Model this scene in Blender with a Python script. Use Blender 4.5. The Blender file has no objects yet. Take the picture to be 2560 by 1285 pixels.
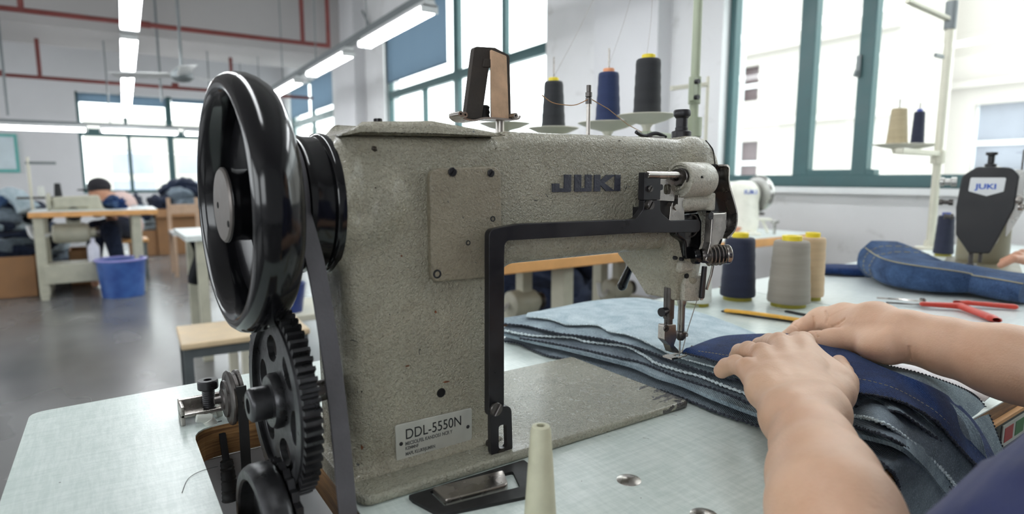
import bpy, bmesh, math, random
import numpy as np
from mathutils import Vector, Matrix
from mathutils.geometry import tessellate_polygon
random.seed(7)
scn = bpy.context.scene
COL = scn.collection
PI = math.pi

# ------------------------------------------------------------------ camera (table top is z=0 while building, all is lifted to 0.75 at the end)
W_, H_ = 2560, 1285
F_, CX_, CY_ = 1500., 1280., 642.5
PITCH = math.atan((CY_ - 445) / F_)
AZ = math.atan((3500 - CX_) * math.cos(PITCH) / F_)
CAM = Vector((0, 0, .25))
cf = Vector((math.cos(AZ)*math.cos(PITCH), math.sin(AZ)*math.cos(PITCH), -math.sin(PITCH)))
cr = Vector((math.sin(AZ), -math.cos(AZ), 0))
cu = cr.cross(cf)
RA = math.radians(1.6)          # the room is turned a little against the table

def ray(px, py):
    return cf + cr*((px - CX_)/F_) + cu*((CY_ - py)/F_)
def P(px, py, ax, val):
    """point where the sight line through a photo pixel meets the plane x|y|z = val (table frame)"""
    d = ray(px, py); t = (val - CAM[ax])/d[ax]
    return CAM + d*t
def rr(v):      # table frame -> room frame
    c, s = math.cos(RA), math.sin(RA)
    return Vector((v.x*c - v.y*s, v.x*s + v.y*c, v.z))
def ri(v):
    c, s = math.cos(RA), math.sin(RA)
    return Vector((v[0]*c + v[1]*s, -v[0]*s + v[1]*c, v[2]))
def PR(px, py, ax, val):
    d = rr(ray(px, py)); t = (val - CAM[ax])/d[ax]
    return CAM + d*t
def px_of(v):
    d = Vector(v) - CAM; z = d.dot(cf)
    return CX_ + F_*d.dot(cr)/z, CY_ - F_*d.dot(cu)/z, z

cam = bpy.data.cameras.new('camera'); camo = bpy.data.objects.new('camera', cam); COL.objects.link(camo)
cam.sensor_width = 36; cam.lens = F_/W_*36; cam.clip_start = .02; cam.clip_end = 200
R3 = Matrix((cr, cu, -cf)).transposed()
camo.matrix_world = Matrix.Translation(CAM) @ R3.to_4x4()
cam.dof.use_dof = True; cam.dof.focus_distance = .60; cam.dof.aperture_fstop = 5.0
scn.camera = camo

# ------------------------------------------------------------------ objects
def tag(o, label=None, cat=None, group=None, kind=None):
    if label: o['label'] = label
    if cat: o['category'] = cat
    if group: o['group'] = group
    if kind: o['kind'] = kind
    return o
def thing(name, label, cat, loc=(0, 0, 0), group=None):
    o = bpy.data.objects.new(name, None); COL.objects.link(o); o.location = loc
    o.empty_display_size = .02
    return tag(o, label, cat, group)
def copy_tree(o, parent=None):
    c = o.copy(); COL.objects.link(c); c.parent = parent
    for ch in [x for x in list(o.children)]:
        copy_tree(ch, c)
    return c
def world_loc(o):
    v = Vector((0, 0, 0))
    while o is not None:
        v += o.location; o = o.parent
    return v

def circle_pts(n, r=1, ph=0):
    return [(r*math.cos(2*PI*i/n+ph), r*math.sin(2*PI*i/n+ph)) for i in range(n)]
def frame(d):
    d = Vector(d).normalized()
    a = Vector((0, 0, 1)) if abs(d.z) < .9 else Vector((1, 0, 0))
    u = d.cross(a).normalized(); v = d.cross(u).normalized()
    return u, v, d
def smooth_path(pts, sub=8, closed=False):
    """Catmull-Rom through points of any dimension"""
    pts = [tuple(p) for p in pts]; n = len(pts); out = []
    if n < 3 and not closed: 
        a, b = pts
        return [tuple(a[k]+(b[k]-a[k])*i/sub for k in range(len(a))) for i in range(sub+1)]
    rng = range(n if closed else n-1)
    for i in rng:
        if closed: p0, p1, p2, p3 = pts[i-1], pts[i], pts[(i+1) % n], pts[(i+2) % n]
        else: p0, p1, p2, p3 = pts[max(i-1, 0)], pts[i], pts[i+1], pts[min(i+2, n-1)]
        for k in range(sub):
            t = k/sub
            out.append(tuple(.5*((2*p1[j]) + (-p0[j]+p2[j])*t + (2*p0[j]-5*p1[j]+4*p2[j]-p3[j])*t*t + (-p0[j]+3*p1[j]-3*p2[j]+p3[j])*t**3) for j in range(len(p1))))
    if not closed: out.append(pts[-1])
    return out

class M:
    def __init__(s): s.bm = bmesh.new(); s.lay = None
    def v(s, p): return s.bm.verts.new(p)
    def f(s, vs):
        try: return s.bm.faces.new(vs)
        except ValueError: return None
    def rings(s, rings, closed_u=True, cap=(True, True)):
        R = [[s.v(p) for p in r] for r in rings]; n = len(R[0])
        for a, b in zip(R, R[1:]):
            for i in range(n if closed_u else n-1):
                j = (i+1) % n; s.f([a[i], a[j], b[j], b[i]])
        if closed_u and n > 2:
            if cap[0]: s.f(R[0][::-1])
            if cap[1]: s.f(R[-1])
        return R
    def box(s, lo, hi, rot=0, piv=None, mtx=None):
        x0, y0, z0 = lo; x1, y1, z1 = hi
        q = [Vector(p) for p in ((x0,y0,z0),(x1,y0,z0),(x1,y1,z0),(x0,y1,z0),(x0,y0,z1),(x1,y0,z1),(x1,y1,z1),(x0,y1,z1))]
        if rot or mtx:
            c = Vector(piv) if piv else (Vector(lo)+Vector(hi))/2
            m = mtx or Matrix.Rotation(rot, 3, 'Z')
            q = [c + m @ (p-c) for p in q]
        v = [s.v(p) for p in q]
        for f in ((0,3,2,1),(4,5,6,7),(0,1,5,4),(1,2,6,5),(2,3,7,6),(3,0,4,7)): s.f([v[i] for i in f])
        return s
    def obox(s, c, size, ex, ey):
        """box with its own axes"""
        ex = Vector(ex).normalized(); ey = Vector(ey); ey = (ey - ex*ey.dot(ex)).normalized(); ez = ex.cross(ey)
        v = []
        for k in (-1, 1):
            for a, b in ((-1,-1),(1,-1),(1,1),(-1,1)):
                v.append(s.v(Vector(c)+ex*a*size[0]/2+ey*b*size[1]/2+ez*k*size[2]/2))
        for f in ((0,3,2,1),(4,5,6,7),(0,1,5,4),(1,2,6,5),(2,3,7,6),(3,0,4,7)): s.f([v[i] for i in f])
        return s
    def cyl(s, p0, p1, r0, r1=None, n=28):
        r1 = r0 if r1 is None else r1
        p0, p1 = Vector(p0), Vector(p1); u, v, d = frame(p1-p0)
        s.rings([[p + (u*c + v*q)*r for c, q in circle_pts(n)] for p, r in ((p0, r0), (p1, r1))]); return s
    def lathe(s, prof, p0, axis=(0, 0, 1), n=56, closed=False):
        """prof: list of (radius, distance along axis)"""
        p0 = Vector(p0); u, v, d = frame(axis); C = circle_pts(n); rings = []
        for r, t in prof: rings.append([p0 + d*t + (u*c + v*q)*max(r, 1e-5) for c, q in C])
        if closed: rings.append(rings[0])
        if closed:
            R = [[s.v(p) for p in r] for r in rings[:-1]]; R.append(R[0])
            for a, b in zip(R, R[1:]):
                for i in range(n):
                    j = (i+1) % n; s.f([a[i], a[j], b[j], b[i]])
        else: s.rings(rings)
        return s
    def tube(s, pts, r, n=10, closed=False, flat=None):
        pts = [Vector(p) for p in pts]; N = len(pts); rings = []
        pu = None
        for i, p in enumerate(pts):
            a = pts[i-1] if (i or closed) else pts[0]; b = pts[(i+1) % N] if (i < N-1 or closed) else pts[-1]
            d = (b-a)
            if d.length < 1e-9: d = Vector((0, 0, 1))
            d.normalize()
            if pu is None: u, v, _ = frame(d)
            else:
                u = (pu - d*pu.dot(d))
                u = u.normalized() if u.length > 1e-6 else frame(d)[0]
                v = d.cross(u)
            pu = u; rad = r[i] if isinstance(r, (list, tuple)) else r
            rings.append([p + (u*c + v*q)*rad for c, q in circle_pts(n)])
        if closed:
            R = [[s.v(p) for p in rg] for rg in rings]; R.append(R[0])
            for a, b in zip(R, R[1:]):
                for i in range(n): s.f([a[i], a[(i+1) % n], b[(i+1) % n], b[i]])
        else: s.rings(rings)
        return s
    def strap(s, pts, w, t, side):
        """flat band along pts; side: width direction"""
        pts = [Vector(p) for p in pts]; side = Vector(side).normalized(); N = len(pts); rings = []
        for i, p in enumerate(pts):
            d = (pts[min(i+1, N-1)]-pts[max(i-1, 0)]).normalized(); nn = d.cross(side).normalized()
            rings.append([p+side*w/2+nn*t/2, p-side*w/2+nn*t/2, p-side*w/2-nn*t/2, p+side*w/2-nn*t/2])
        s.rings(rings); return s
    def prism(s, poly, a, b, plane='xz', holes=()):
        """polygon (with holes) in a plane, extruded from a to b along the third axis"""
        def mk(p, t):
            if plane == 'xz': return Vector((p[0], t, p[1]))
            if plane == 'xy': return Vector((p[0], p[1], t))
            return Vector((t, p[0], p[1]))
        loops = [list(poly)] + [list(h) for h in holes]
        tris = tessellate_polygon([[Vector((p[0], p[1], 0)) for p in l] for l in loops])
        if holes:
            A = [s.v(mk(p, a)) for l in loops for p in l]; B = [s.v(mk(p, b)) for l in loops for p in l]
            for t in tris: s.f([A[i] for i in t]); s.f([B[i] for i in t][::-1])
        else:
            A = [s.v(mk(p, a)) for p in poly]; B = [s.v(mk(p, b)) for p in poly]
            s.f(A); s.f(B[::-1])
        o = 0
        for l in loops:
            n = len(l)
            for i in range(n):
                j = (i+1) % n; s.f([A[o+i], A[o+j], B[o+j], B[o+i]])
            o += n
        return s
    def ball(s, c, r, n=20):
        c = Vector(c); r = (r, r, r) if not isinstance(r, (tuple, list)) else r
        rings = []
        for i in range(1, n//2):
            t = PI*i/(n//2); rings.append([c + Vector((r[0]*math.sin(t)*a, r[1]*math.sin(t)*b, -r[2]*math.cos(t))) for a, b in circle_pts(n)])
        R = s.rings(rings, cap=(False, False))
        b0 = s.v(c+Vector((0, 0, -r[2]))); t0 = s.v(c+Vector((0, 0, r[2])))
        for i in range(n):
            j = (i+1) % n; s.f([R[0][j], R[0][i], b0]); s.f([R[-1][i], R[-1][j], t0])
        return s
    def sheet(s, fn, nu, nv, th=.001):
        """closed thick sheet over fn(u,v)"""
        G = [[Vector(fn(i/nu, j/nv)) for j in range(nv+1)] for i in range(nu+1)]
        N = [[None]*(nv+1) for _ in range(nu+1)]
        for i in range(nu+1):
            for j in range(nv+1):
                a = G[min(i+1, nu)][j]-G[max(i-1, 0)][j]; b = G[i][min(j+1, nv)]-G[i][max(j-1, 0)]
                n = a.cross(b); N[i][j] = n.normalized() if n.length > 1e-12 else Vector((0, 0, 1))
        T = [[s.v(G[i][j]+N[i][j]*th/2) for j in range(nv+1)] for i in range(nu+1)]
        B = [[s.v(G[i][j]-N[i][j]*th/2) for j in range(nv+1)] for i in range(nu+1)]
        for i in range(nu):
            for j in range(nv):
                s.f([T[i][j], T[i+1][j], T[i+1][j+1], T[i][j+1]]); s.f([B[i][j], B[i][j+1], B[i+1][j+1], B[i+1][j]])
        for i in range(nu):
            s.f([T[i][0], B[i][0], B[i+1][0], T[i+1][0]]); s.f([T[i][nv], T[i+1][nv], B[i+1][nv], B[i][nv]])
        for j in range(nv):
            s.f([T[0][j], T[0][j+1], B[0][j+1], B[0][j]]); s.f([T[nu][j], B[nu][j], B[nu][j+1], T[nu][j+1]])
        return s
    def build(s, name, mat, parent=None, bevel=0, seg=3, smooth=True, ang=40, loc=None, room=False, sub=0, origin=None):
        bmesh.ops.recalc_face_normals(s.bm, faces=s.bm.faces[:])
        me = bpy.data.meshes.new(name); off = world_loc(parent) if parent else (Vector(origin) if origin else None)
        if off is not None and off.length > 0: bmesh.ops.translate(s.bm, verts=s.bm.verts[:], vec=-off)
        s.bm.to_mesh(me); s.bm.free()
        o = bpy.data.objects.new(name, me); COL.objects.link(o)
        if mat: me.materials.append(mat)
        if parent: o.parent = parent
        elif origin: o.location = origin
        if room and not parent: o.rotation_euler.z = -RA
        if smooth:
            me.polygons.foreach_set('use_smooth', [True]*len(me.polygons))
            me.set_sharp_from_angle(angle=math.radians(ang))
        if bevel:
            md = o.modifiers.new('bevel', 'BEVEL'); md.width = bevel; md.segments = seg; md.limit_method = 'ANGLE'; md.angle_limit = math.radians(35); md.harden_normals = False
            me.set_sharp_from_angle(angle=math.radians(180)) if seg > 1 else None
            md.use_clamp_overlap = True
            wn = o.modifiers.new('wn', 'WEIGHTED_NORMAL'); wn.keep_sharp = True
        if sub:
            md = o.modifiers.new('sub', 'SUBSURF'); md.levels = sub; md.render_levels = sub
        return o

def arc(cx, cy, r, a0, a1, n=8):
    return [(cx+r*math.cos(math.radians(a0+(a1-a0)*i/n)), cy+r*math.sin(math.radians(a0+(a1-a0)*i/n))) for i in range(n+1)]
def rrect(x0, y0, x1, y1, r, n=6):
    return arc(x1-r, y0+r, r, -90, 0, n)+arc(x1-r, y1-r, r, 0, 90, n)+arc(x0+r, y1-r, r, 90, 180, n)+arc(x0+r, y0+r, r, 180, 270, n)
def round_poly(pts, n=5):
    """pts: (x, y, radius) -> polygon with filleted corners"""
    out = []; N = len(pts)
    for i, (x, y, r) in enumerate(pts):
        p = Vector((x, y)); a = Vector(pts[i-1][:2])-p; b = Vector(pts[(i+1) % N][:2])-p
        if r <= 0: out.append((x, y)); continue
        la, lb = a.length, b.length; a.normalize(); b.normalize()
        ang = math.acos(max(-1, min(1, a.dot(b))))
        if ang > math.radians(176): out.append((x, y)); continue
        t = min(r/math.tan(ang/2), la*.49, lb*.49)
        p0 = p+a*t; p1 = p+b*t
        for k in range(n+1):
            u = k/n; q = p0*(1-u)**2 + p*2*u*(1-u) + p1*u*u
            out.append((q.x, q.y))
    return out
def disc_holes(cx, cy, r, n=16):
    return [(cx+r*math.cos(2*PI*i/n), cy+r*math.sin(2*PI*i/n)) for i in range(n)]

# ------------------------------------------------------------------ materials
def newmat(name):
    m = bpy.data.materials.new(name); m.use_nodes = True; nt = m.node_tree; nt.nodes.clear()
    o = nt.nodes.new('ShaderNodeOutputMaterial'); b = nt.nodes.new('ShaderNodeBsdfPrincipled'); nt.links.new(b.outputs[0], o.inputs[0])
    return m, nt, b
def nd(nt, t, **kw):
    n = nt.nodes.new(t)
    for k, v in kw.items():
        if k in n.inputs: n.inputs[k].default_value = v
        else: setattr(n, k, v)
    return n
def coords(nt, scale=(1, 1, 1), rot=(0, 0, 0)):
    tc = nt.nodes.new('ShaderNodeTexCoord'); mp = nt.nodes.new('ShaderNodeMapping'); nt.links.new(tc.outputs['Object'], mp.inputs[0])
    mp.inputs['Scale'].default_value = scale; mp.inputs['Rotation'].default_value = rot
    return mp.outputs[0]
def noise(nt, co, scale, detail=3, rough=.55, dist=0):
    n = nd(nt, 'ShaderNodeTexNoise', Scale=scale, Detail=detail, Roughness=rough, Distortion=dist); nt.links.new(co, n.inputs['Vector']); return n.outputs['Fac']
def ramp(nt, fac, stops, interp='LINEAR'):
    r = nt.nodes.new('ShaderNodeValToRGB'); r.color_ramp.interpolation = interp
    while len(r.color_ramp.elements) < len(stops): r.color_ramp.elements.new(.5)
    for e, (p, c) in zip(r.color_ramp.elements, stops): e.position = p; e.color = (*c, 1) if len(c) == 3 else c
    nt.links.new(fac, r.inputs[0]); return r.outputs[0]
def mix(nt, fac, a, b, mode='MIX'):
    n = nt.nodes.new('ShaderNodeMix'); n.data_type = 'RGBA'; n.blend_type = mode
    def put(i, v):
        if isinstance(v, bpy.types.NodeSocket): nt.links.new(v, n.inputs[i])
        elif isinstance(v, (int, float)): n.inputs[i].default_value = v
        else: n.inputs[i].default_value = (*v, 1)
    put(0, fac); put(6, a); put(7, b); return n.outputs[2]
def math_(nt, op, a, b=0, clamp=False):
    n = nt.nodes.new('ShaderNodeMath'); n.operation = op; n.use_clamp = clamp
    for i, v in enumerate((a, b)):
        if isinstance(v, bpy.types.NodeSocket): nt.links.new(v, n.inputs[i])
        else: n.inputs[i].default_value = v
    return n.outputs[0]
def bump(nt, b, h, dist, strength=1.0):
    n = nt.nodes.new('ShaderNodeBump'); n.inputs['Distance'].default_value = dist; n.inputs['Strength'].default_value = strength
    nt.links.new(h, n.inputs['Height']); nt.links.new(n.outputs[0], b.inputs['Normal']); return n
def setc(nt, b, c, sock='Base Color'):
    if isinstance(c, bpy.types.NodeSocket): nt.links.new(c, b.inputs[sock])
    elif isinstance(c, (int, float)): b.inputs[sock].default_value = c
    else: b.inputs[sock].default_value = (*c, 1)
def simple(name, col, rough=.5, metal=0, var=.12, vscale=20, bsc=None, bd=0, spec=.5, coat=0, rvar=.1, sheen=0, emit=None):
    m, nt, b = newmat(name); co = coords(nt)
    n = noise(nt, co, vscale, 4)
    d = tuple(c*(1-var) for c in col); l = tuple(min(1, c*(1+var)) for c in col)
    setc(nt, b, ramp(nt, n, [(.3, d), (.7, l)]))
    setc(nt, b, ramp(nt, n, [(.3, (rough-rvar,)*3), (.7, (rough+rvar,)*3)]), 'Roughness')
    b.inputs['Metallic'].default_value = metal; b.inputs['Specular IOR Level'].default_value = spec
    b.inputs['Coat Weight'].default_value = coat; b.inputs['Sheen Weight'].default_value = sheen
    if bsc: bump(nt, b, noise(nt, co, bsc, 3), bd)
    return m
MT = {}
def hammered(name, base, chip=(.07, .07, .065), wear=None, rough=.3, strength=1.0):
    m, nt, b = newmat(name); co = coords(nt)
    big = noise(nt, co, 14, 5, .6); fine = noise(nt, co, 420, 2, .5, .4); mid = noise(nt, co, 60, 4)
    c = ramp(nt, big, [(.3, tuple(x*.82 for x in base)), (.7, tuple(x*1.1 for x in base))])
    c = mix(nt, math_(nt, 'MULTIPLY', ramp(nt, mid, [(.45, (0,)*3), (.75, (1,)*3)]), .25), c, (.20, .15, .09))
    c = mix(nt, ramp(nt, fine, [(.36, (.22,)*3), (.5, (0,)*3)]), c, (.05, .045, .03))
    # small dark specks and chips
    sp = noise(nt, coords(nt, (1, 1, 1)), 150, 2, .5, 1.5)
    ch = ramp(nt, sp, [(.725, (0,)*3), (.74, (1,)*3)])
    c = mix(nt, ch, c, chip)
    if wear:  # (axis vector, threshold): bare iron where the paint is rubbed off along an edge
        g, w0, w1 = wear
        sx = nt.nodes.new('ShaderNodeVectorMath'); sx.operation = 'DOT_PRODUCT'; nt.links.new(coords(nt), sx.inputs[0]); sx.inputs[1].default_value = g
        t = nt.nodes.new('ShaderNodeMapRange'); t.inputs[1].default_value = w0; t.inputs[2].default_value = w1; nt.links.new(sx.outputs['Value'], t.inputs[0])
        q = math_(nt, 'ADD', t.outputs[0], math_(nt, 'MULTIPLY', math_(nt, 'SUBTRACT', noise(nt, coords(nt, (1, 2.2, 1)), 60, 5, .6, .8), .5), 1.6))
        msk = ramp(nt, q, [(.72, (0,)*3), (.75, (1,)*3)])
        c = mix(nt, msk, c, (.085, .078, .075))
    setc(nt, b, c)
    setc(nt, b, ramp(nt, mid, [(.3, (rough-.06,)*3), (.7, (rough+.12,)*3)]), 'Roughness')
    b.inputs['Coat Weight'].default_value = .25; b.inputs['Coat Roughness'].default_value = .15
    bump(nt, b, noise(nt, co, 400, 2.5, .5, .9), .0026*strength, 1.0)
    return m
def S(r, g, b):
    f = lambda x: ((x/255+.055)/1.055)**2.4 if x > 10 else x/255/12.92
    return (f(r), f(g), f(b))
# ------------------------------------------------------------------ world
w = bpy.data.worlds.new('overcast'); scn.world = w; w.use_nodes = True
wn = w.node_tree; bg = wn.nodes['Background']
tcw = wn.nodes.new('ShaderNodeTexCoord'); sxyz = wn.nodes.new('ShaderNodeSeparateXYZ'); wn.links.new(tcw.outputs['Generated'], sxyz.inputs[0])
wr = wn.nodes.new('ShaderNodeValToRGB'); wn.links.new(sxyz.outputs['Z'], wr.inputs[0])
wr.color_ramp.elements[0].position = .0; wr.color_ramp.elements[0].color = (.72, .76, .78, 1)
wr.color_ramp.elements[1].position = .35; wr.color_ramp.elements[1].color = (.94, .98, 1, 1)
wn.links.new(wr.outputs[0], bg.inputs[0]); bg.inputs[1].default_value = 4.0

MT['wall'] = simple('plaster', S(212, 212, 214), .8, var=.05, vscale=1.2, bsc=30, bd=.0006)
def stained_plaster():
    m, nt, b = newmat('stained_plaster'); co = coords(nt)
    c = ramp(nt, noise(nt, co, 1.3, 4), [(.3, S(212, 212, 212)), (.7, S(226, 226, 227))])
    s = ramp(nt, noise(nt, co, 5.5, 6, .62, .6), [(.60, (0,)*3), (.74, (1,)*3)])
    c = mix(nt, math_(nt, 'MULTIPLY', s, .45), c, S(150, 148, 140)); setc(nt, b, c); b.inputs['Roughness'].default_value = .8
    bump(nt, b, noise(nt, co, 30, 3), .001); return m
MT['wallr'] = stained_plaster()
MT['ceil'] = simple('ceiling_paint', S(178, 175, 174), .85, var=.04, vscale=1)
MT['teal'] = simple('teal_frame_paint', S(58, 92, 94), .4, var=.08, vscale=8)
MT['blind'] = simple('blue_blind_cloth', S(112, 134, 152), .85, var=.06, vscale=60)
def translucent(m, col, f):
    nt = m.node_tree; o = [n for n in nt.nodes if n.type == 'OUTPUT_MATERIAL'][0]; b = [n for n in nt.nodes if n.type == 'BSDF_PRINCIPLED'][0]
    t = nt.nodes.new('ShaderNodeBsdfTranslucent'); t.inputs[0].default_value = (*col, 1); x = nt.nodes.new('ShaderNodeMixShader'); x.inputs[0].default_value = f
    nt.links.new(b.outputs[0], x.inputs[1]); nt.links.new(t.outputs[0], x.inputs[2]); nt.links.new(x.outputs[0], o.inputs[0])
translucent(MT['blind'], S(158, 172, 184), .6)
MT['redpipe'] = simple('red_pipe_paint', S(112, 52, 48), .45, var=.15, vscale=10)
MT['grey_steel'] = simple('grey_steel', S(120, 126, 128), .45, metal=.2, var=.1, vscale=15)
MT['white_enamel'] = simple('white_enamel', S(222, 224, 224), .35, var=.03)
MT['wood_edge'] = simple('orange_wood_edge', S(222, 166, 104), .5, var=.10, vscale=18)
def floor_mat():
    m, nt, b = newmat('polished_concrete'); co = coords(nt)
    a = noise(nt, co, .8, 2, .5, 0); f = noise(nt, coords(nt, (1.2, .7, 1)), 1.6, 3, .5)
    c = ramp(nt, a, [(.3, S(96, 96, 97)), (.7, S(128, 127, 126))])
    c = mix(nt, .35, c, ramp(nt, f, [(.3, S(88, 88, 89)), (.7, S(138, 138, 138))]))
    setc(nt, b, c); setc(nt, b, ramp(nt, f, [(.3, (.20,)*3), (.7, (.30,)*3)]), 'Roughness')
    bump(nt, b, noise(nt, co, 3, 1), .001); return m
MT['floor'] = floor_mat()
def glass_mat():
    m = bpy.data.materials.new('window_glass'); m.use_nodes = True; nt = m.node_tree; nt.nodes.clear()
    o = nt.nodes.new('ShaderNodeOutputMaterial'); mx = nt.nodes.new('ShaderNodeMixShader'); t = nt.nodes.new('ShaderNodeBsdfTransparent'); g = nt.nodes.new('ShaderNodeBsdfGlossy')
    g.inputs['Roughness'].default_value = .02; t.inputs[0].default_value = (.96, .985, .975, 1); mx.inputs[0].default_value = .02
    nt.links.new(t.outputs[0], mx.inputs[1]); nt.links.new(g.outputs[0], mx.inputs[2]); nt.links.new(mx.outputs[0], o.inputs[0]); return m
MT['glass'] = glass_mat()
def emis(name, col, s):
    m, nt, b = newmat(name); b.inputs['Emission Color'].default_value = (*col, 1); b.inputs['Emission Strength'].default_value = s; b.inputs['Base Color'].default_value = (.8, .8, .8, 1); return m
MT['tube'] = emis('lit_tube', (.95, .98, 1), 13)
MT['facade'] = simple('cream_facade', S(176, 171, 165), .8, var=.02, vscale=.6)
MT['fac_win'] = simple('facade_window', S(86, 72, 74), .5, var=.12, vscale=1.5)
MT['fac_win2'] = simple('facade_window_pale', S(132, 137, 148), .5, var=.12, vscale=1.5)

D, L, ZF, ZC = 2.95, 13.5, -.75, 2.9
XL, YB = -6.5, -3.6
def struct(name, m, mat, **k): return tag(m.build(name, mat, room=True, smooth=False, **k), kind='structure')
struct('floor', M().box((XL-.2, YB-.2, ZF-.1), (D+.25, L+.25, ZF)), MT['floor'])
struct('ceiling', M().box((XL-.2, YB-.2, ZC), (D+.25, L+.25, ZC+.2)), MT['ceil'])
def holes(l): return [[(a, c), (b, c), (b, d), (a, d)] for a, b, c, d in l]
W1 = (-1.6, 2.36, .205, 1.9); W2 = (4.09, 7.70, .205, 2.25); W3 = (10.0, 13.1, .205, 2.05); WF = (-.64, 2.75, -.03, 1.80)
struct('wall_right', M().prism([(YB, ZF), (L, ZF), (L, ZC), (YB, ZC)], D, D+.22, 'yz', holes([W1, W2, W3])), MT['wallr'])
struct('wall_far', M().prism([(XL, ZF), (D+.22, ZF), (D+.22, ZC), (XL, ZC)], L, L+.22, 'xz', holes([WF])), MT['wall'])
struct('wall_left', M().prism([(YB, ZF), (L, ZF), (L, ZC), (YB, ZC)], XL-.2, XL, 'yz', holes([(-2.6, 1.6, .2, 2.4), (3, 7, .2, 2.4), (8.4, 12.4, .2, 2.4)])), MT['wall'])
struct('wall_back', M().prism([(XL, ZF), (D, ZF), (D, ZC), (XL, ZC)], YB-.2, YB, 'xz', holes([(-5.0, -1.9, .4, 2.4)])), MT['wall'])
# beams and pillars
struct('trim_1', M().box((XL, 9.0, 2.0), (D, 10.3, ZC)), MT['ceil'])
struct('trim_2', M().box((XL, 3.2, 2.35), (D, 3.7, ZC)), MT['ceil'])
struct('trim_3', M().box((D-.12, 2.75, ZF), (D, 3.35, ZC)), MT['wall'])
struct('trim_4', M().box((D-.16, 8.4, ZF), (D, 9.3, ZC)), MT['wall'])
struct('trim_5', M().box((D-.05, W1[0]-.05, W1[2]-.03), (D+.21, W1[1]+.02, W1[2])), MT['white_enamel'])

def window(n, axis, rect, off, verts, hors, panes, bar=.05, jambs=True):
    """axis 'yz' on the right wall, 'xz' on the far wall; verts: (pos, half width, z0, z1); hors: (z, half width, a, b)"""
    a, b, z0, z1 = rect; m = M()
    def bx(u0, u1, w0, w1, d0=0, d1=.06):
        if axis == 'yz': m.box((off+d0, u0, w0), (off+d1, u1, w1))
        else: m.box((u0, off+d0, w0), (u1, off+d1, w1))
    if jambs:
        bx(a, a+bar, z0, z1); bx(b-bar*.7, b, z0, z1); bx(a, b, z0, z0+bar*1.1, -.01, .07); bx(a, b, z1-bar, z1)
    for p, h, q0, q1 in verts: bx(p-h, p+h, q0, q1, -.005, .05)
    for z, h, u0, u1 in hors: bx(u0, u1, z-h, z+h, -.003, .055)
    o = tag(m.build('window_%d' % n, MT['teal'], room=True, smooth=False, bevel=.003, seg=1), kind='structure')
    g = M()
    for u0, u1, w0, w1 in panes:
        if axis == 'yz': g.box((off+.02, u0, w0), (off+.026, u1, w1))
        else: g.box((u0, off+.02, w0), (u1, off+.026, w1))
    p = g.build('pane', MT['glass'], smooth=False); p.parent = o
    return o
o = window(1, 'yz', W1, D+.06, [(1.875, .042, .2, 1.9), (1.573, .036, .2, 1.9), (-.3, .035, .2, 1.9)], [(1.32, .03, -1.6, 2.36), (.262, .03, 1.5, 1.9)], [(W1[0], W1[1], W1[2], W1[3])], bar=.055)
lt = M().obox((D+.045, 1.60, .78), (.012, .02, .10), (1, 0, 0), (0, 1, 0)).obox((D+.03, 1.603, .745), (.02, .012, .03), (1, 0, 0), (0, 1, .3)).build('latch', MT['grey_steel']); lt.parent = o
window(2, 'yz', W2, D+.06, [(5.78, .055, .2, 2.25), (6.6, .03, .2, 1.3), (4.835, .03, .2, 2.25)], [(1.32, .045, W2[0], W2[1])], [W2])
window(3, 'yz', W3, D+.06, [(11.5, .05, .2, 2.05)], [(1.33, .06, W3[0], W3[1])], [W3])
window(4, 'xz', WF, L+.06, [(.127, .03, -.03, 1.03), (.81, .055, -.03, 1.8), (.10, .03, 1.1, 1.8), (1.6, .03, -.03, 1.8)], [(1.08, .07, WF[0], WF[1])], [WF])

# blinds
def blind(axis, a, b, z0, z1, off, label, d=.02):
    m = M(); n = int((b-a)/.05)
    fn = (lambda u, v: (off+.006*math.sin(u*30), a+(b-a)*u, z1+(z0-z1)*v)) if axis == 'yz' else (lambda u, v: (a+(b-a)*u, off+.006*math.sin(u*30), z1+(z0-z1)*v))
    m.sheet(fn, n, 8, .004)
    o = m.build('blind_cloth', MT['blind'])
    r = M()
    if axis == 'yz': r.cyl((off, a, z1+.02), (off, b, z1+.02), .025, n=12)
    else: r.cyl((a, off, z1+.02), (b, off, z1+.02), .025, n=12)
    q = r.build('roller', MT['white_enamel'])
    h = M()
    if axis == 'yz': h.cyl((off, a, z0), (off, b, z0), .010, n=8)
    else: h.cyl((a, off, z0), (b, off, z0), .010, n=8)
    e = h.build('hem_bar', MT['blind'])
    t = thing('roller_blind', label, 'blind', group='blue window blinds')
    t.rotation_euler.z = -RA
    for x in (o, q, e): x.parent = t
    return t
blind('yz', 5.92, 7.62, 1.47, 2.2, D+.03, 'blue roller blind half drawn over the window behind the machine pulley')
blind('yz', 10.1, 11.4, 1.46, 2.0, D+.03, 'blue roller blind on the far side window, nearer one of its pair')
blind('yz', 11.6, 13.0, 1.46, 2.0, D+.03, 'blue roller blind on the far side window, farther one of its pair')
blind('xz', -.60, .07, 1.62, 1.78, L+.03, 'blue blind rolled up high over the left bay of the far window')
blind('xz', .13, .78, 1.60, 1.77, L+.03, 'blue blind rolled up high over the middle bay of the far window')
blind('xz', .87, 2.65, 1.70, 1.78, L+.03, 'blue blind rolled up high over the right bay of the far window')

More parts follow.
